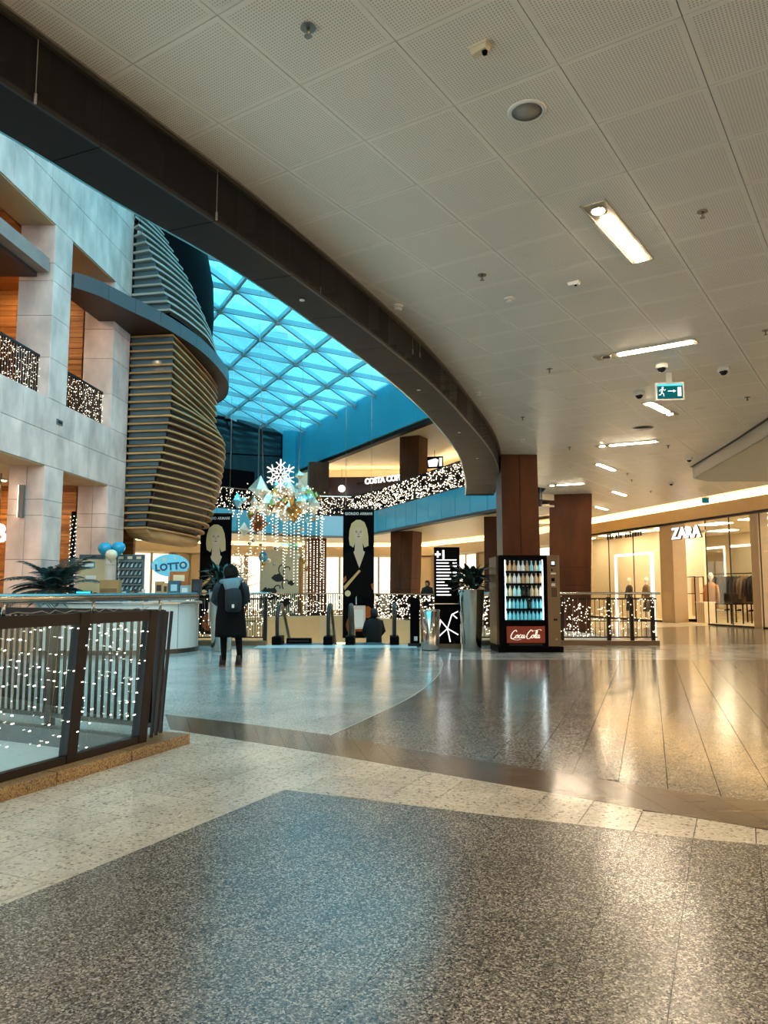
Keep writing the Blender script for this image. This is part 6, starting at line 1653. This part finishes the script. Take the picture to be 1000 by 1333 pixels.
for s_ in (-1, 1):
    MB().tube([(s_ * .17, 0, 1.40), (s_ * .225, .01, 1.33), (s_ * .265, .07, 1.12), (s_ * .22, .19, 1.08), (s_ * .15, .28, 1.10)], [.075, .085, .075, .065, .055], 12).build('sleeve', M_TEAL, pe)
    hb = MB().ball((s_ * .12, .325, 1.125), .045, 10, 7, (.7, 1.1, .9))
    for f_ in range(4): hb.tube([(s_ * (.10 + .0), .35, 1.15 - f_ * .018), (s_ * .085, .39, 1.15 - f_ * .018), (s_ * .06, .395, 1.145 - f_ * .018)], [.010, .009, .007], 6)
    hb.tube([(s_ * .12, .33, 1.16), (s_ * .09, .36, 1.18)], [.011, .008], 6); hb.build('hand', M_SKIN, pe)
    bt = MB().loft([E2(.058, .12, .0, s_ * .12 + (.03 if s_ > 0 else 0), .045 - .03 * s_), E2(.06, .125, .05, s_ * .12 + (.03 if s_ > 0 else 0), .045 - .03 * s_), E2(.058, .075, .10, s_ * .115 + (.04 if s_ > 0 else 0), .0 - .03 * s_), E2(.056, .062, .19, s_ * .115 + (.04 if s_ > 0 else 0), -.01 - .03 * s_)]).build('boot', mat('boot brown', '#1a1210', .5), pe)
    MB().loft([E2(.062, .128, .0, s_ * .12 + (.03 if s_ > 0 else 0), .045 - .03 * s_), E2(.062, .128, .025, s_ * .12 + (.03 if s_ > 0 else 0), .045 - .03 * s_)]).build('sole', mat('sole tan', '#7a4632', .6), bt)
MB().tube([(.16 * math.cos(t), .02 + .13 * math.sin(t), 1.455 + .02 * math.cos(t)) for t in [2 * PI * k / 20 for k in range(21)]], .05, 10).build('fur_collar', M_FUR, pe)
MB().loft([E2(.05, .03, 1.27, -.0, -.19), E2(.11, .06, 1.30, 0, -.18), E2(.15, .07, 1.42, 0, -.14), E2(.12, .05, 1.49, 0, -.10)]).build('hood', M_FUR, pe)
bpk = MB().loft([E2(.10, .06, .93, .03, -.21), E2(.135, .085, .97, .03, -.215), E2(.14, .09, 1.15, .03, -.22), E2(.125, .075, 1.30, .02, -.20), E2(.07, .04, 1.34, .02, -.18)]).build('backpack', mat('backpack', '#141f25', .8, bump=.3, bscale=25), pe)
MB().loft([E2(.085, .03, .96, .03, -.29), E2(.095, .04, 1.0, .03, -.30), E2(.09, .035, 1.12, .03, -.30), E2(.06, .02, 1.14, .03, -.285)]).build('pocket', mat('pocket', '#0c1216', .8), bpk)
MB().box(.0, .04, -.345, -.335, 1.0, 1.06).build('badge', M_WHITE, bpk)
for s_ in (-1, 1): MB().tube([(s_ * .08 + .02, -.17, 1.32), (s_ * .12, -.05, 1.44), (s_ * .13, .12, 1.35), (s_ * .12, .16, 1.15)], .018, 6).build('strap', M_BLACK, pe)

def simple_person(label, x, y, z, rz, coat, hair, h=1.72):
    p = thing('person', label, 'person', (x, y, z), rz); k = h / 1.72
    S = lambda J_: [((a[0] * k, a[1] * k, a[2] * k),) + tuple(r * k for r in rr) for a, *rr in J_]
    J2 = [((0, 0, .9), .13, .1), ((0, 0, 1.15), .13, .1), ((0, 0, 1.36), .15, .1), ((0, 0, 1.45), .06), ((0, .01, 1.54), .06), ((-.1, 0, .84), .09), ((-.1, .02, .46), .06), ((-.1, 0, .07), .045), ((.1, 0, .84), .09), ((.1, .02, .46), .06), ((.1, 0, .07), .045), ((-.2, 0, 1.38), .06), ((-.25, .05, 1.12), .05), ((-.2, .18, .98), .04), ((.2, 0, 1.38), .06), ((.25, .05, 1.12), .05), ((.2, .18, .98), .04)]
    skin_body('body', S(J2), [(0, 1), (1, 2), (2, 3), (3, 4), (0, 5), (5, 6), (6, 7), (0, 8), (8, 9), (9, 10), (2, 11), (11, 12), (12, 13), (2, 14), (14, 15), (15, 16)], M_TROU, p)
    MB().ball((0, .02 * k, 1.6 * k), .1 * k, 14, 10, (.85, 1, 1.2)).build('head', M_SKIN, p)
    MB().loft([E2(.1 * k, .08 * k, 1.5 * k, 0, -.03 * k), E2(.11 * k, .11 * k, 1.6 * k, 0, -.005), E2(.1 * k, .11 * k, 1.68 * k, 0, .01), E2(.05 * k, .06 * k, 1.735 * k, 0, .01)]).build('hair', mat('hair ' + hair, hair, .6), p)
    MB().loft([E2(.23 * k, .17 * k, .62 * k), E2(.21 * k, .15 * k, 1.0 * k), E2(.23 * k, .145 * k, 1.28 * k), E2(.2 * k, .12 * k, 1.41 * k), E2(.08 * k, .08 * k, 1.48 * k)]).build('coat', mat('coat ' + coat, coat, .8), p)
    for s_ in (-1, 1):
        MB().tube([(s_ * .18 * k, 0, 1.4 * k), (s_ * .26 * k, .05 * k, 1.12 * k), (s_ * .2 * k, .2 * k, 1.0 * k)], [.07 * k, .07 * k, .055 * k], 10).build('sleeve', mat('coat ' + coat), p)
        MB().ball((s_ * .19 * k, .23 * k, .98 * k), .045 * k, 8, 6, (.8, 1.2, .9)).build('hand', M_SKIN, p)
        MB().loft([E2(.05 * k, .12 * k, 0, s_ * .1 * k, .04), E2(.05 * k, .1 * k, .06 * k, s_ * .1 * k, .03), E2(.045 * k, .05 * k, .12 * k, s_ * .1 * k, 0)]).build('shoe', M_BLACK, p)
    return p
simple_person('person in a black coat riding down the escalator below the perfume banner', P3(487, 820, 20.45)[0] + .0, 20.45, -.86, R(8), '#0b0b0d', '#0b0a0a', 1.66)
pw = gpos(556, 765, .9)
simple_person('far person in black standing at the railing across the void', pw[0], pw[1], 0, R(150), '#101012', '#15110f', 1.7)
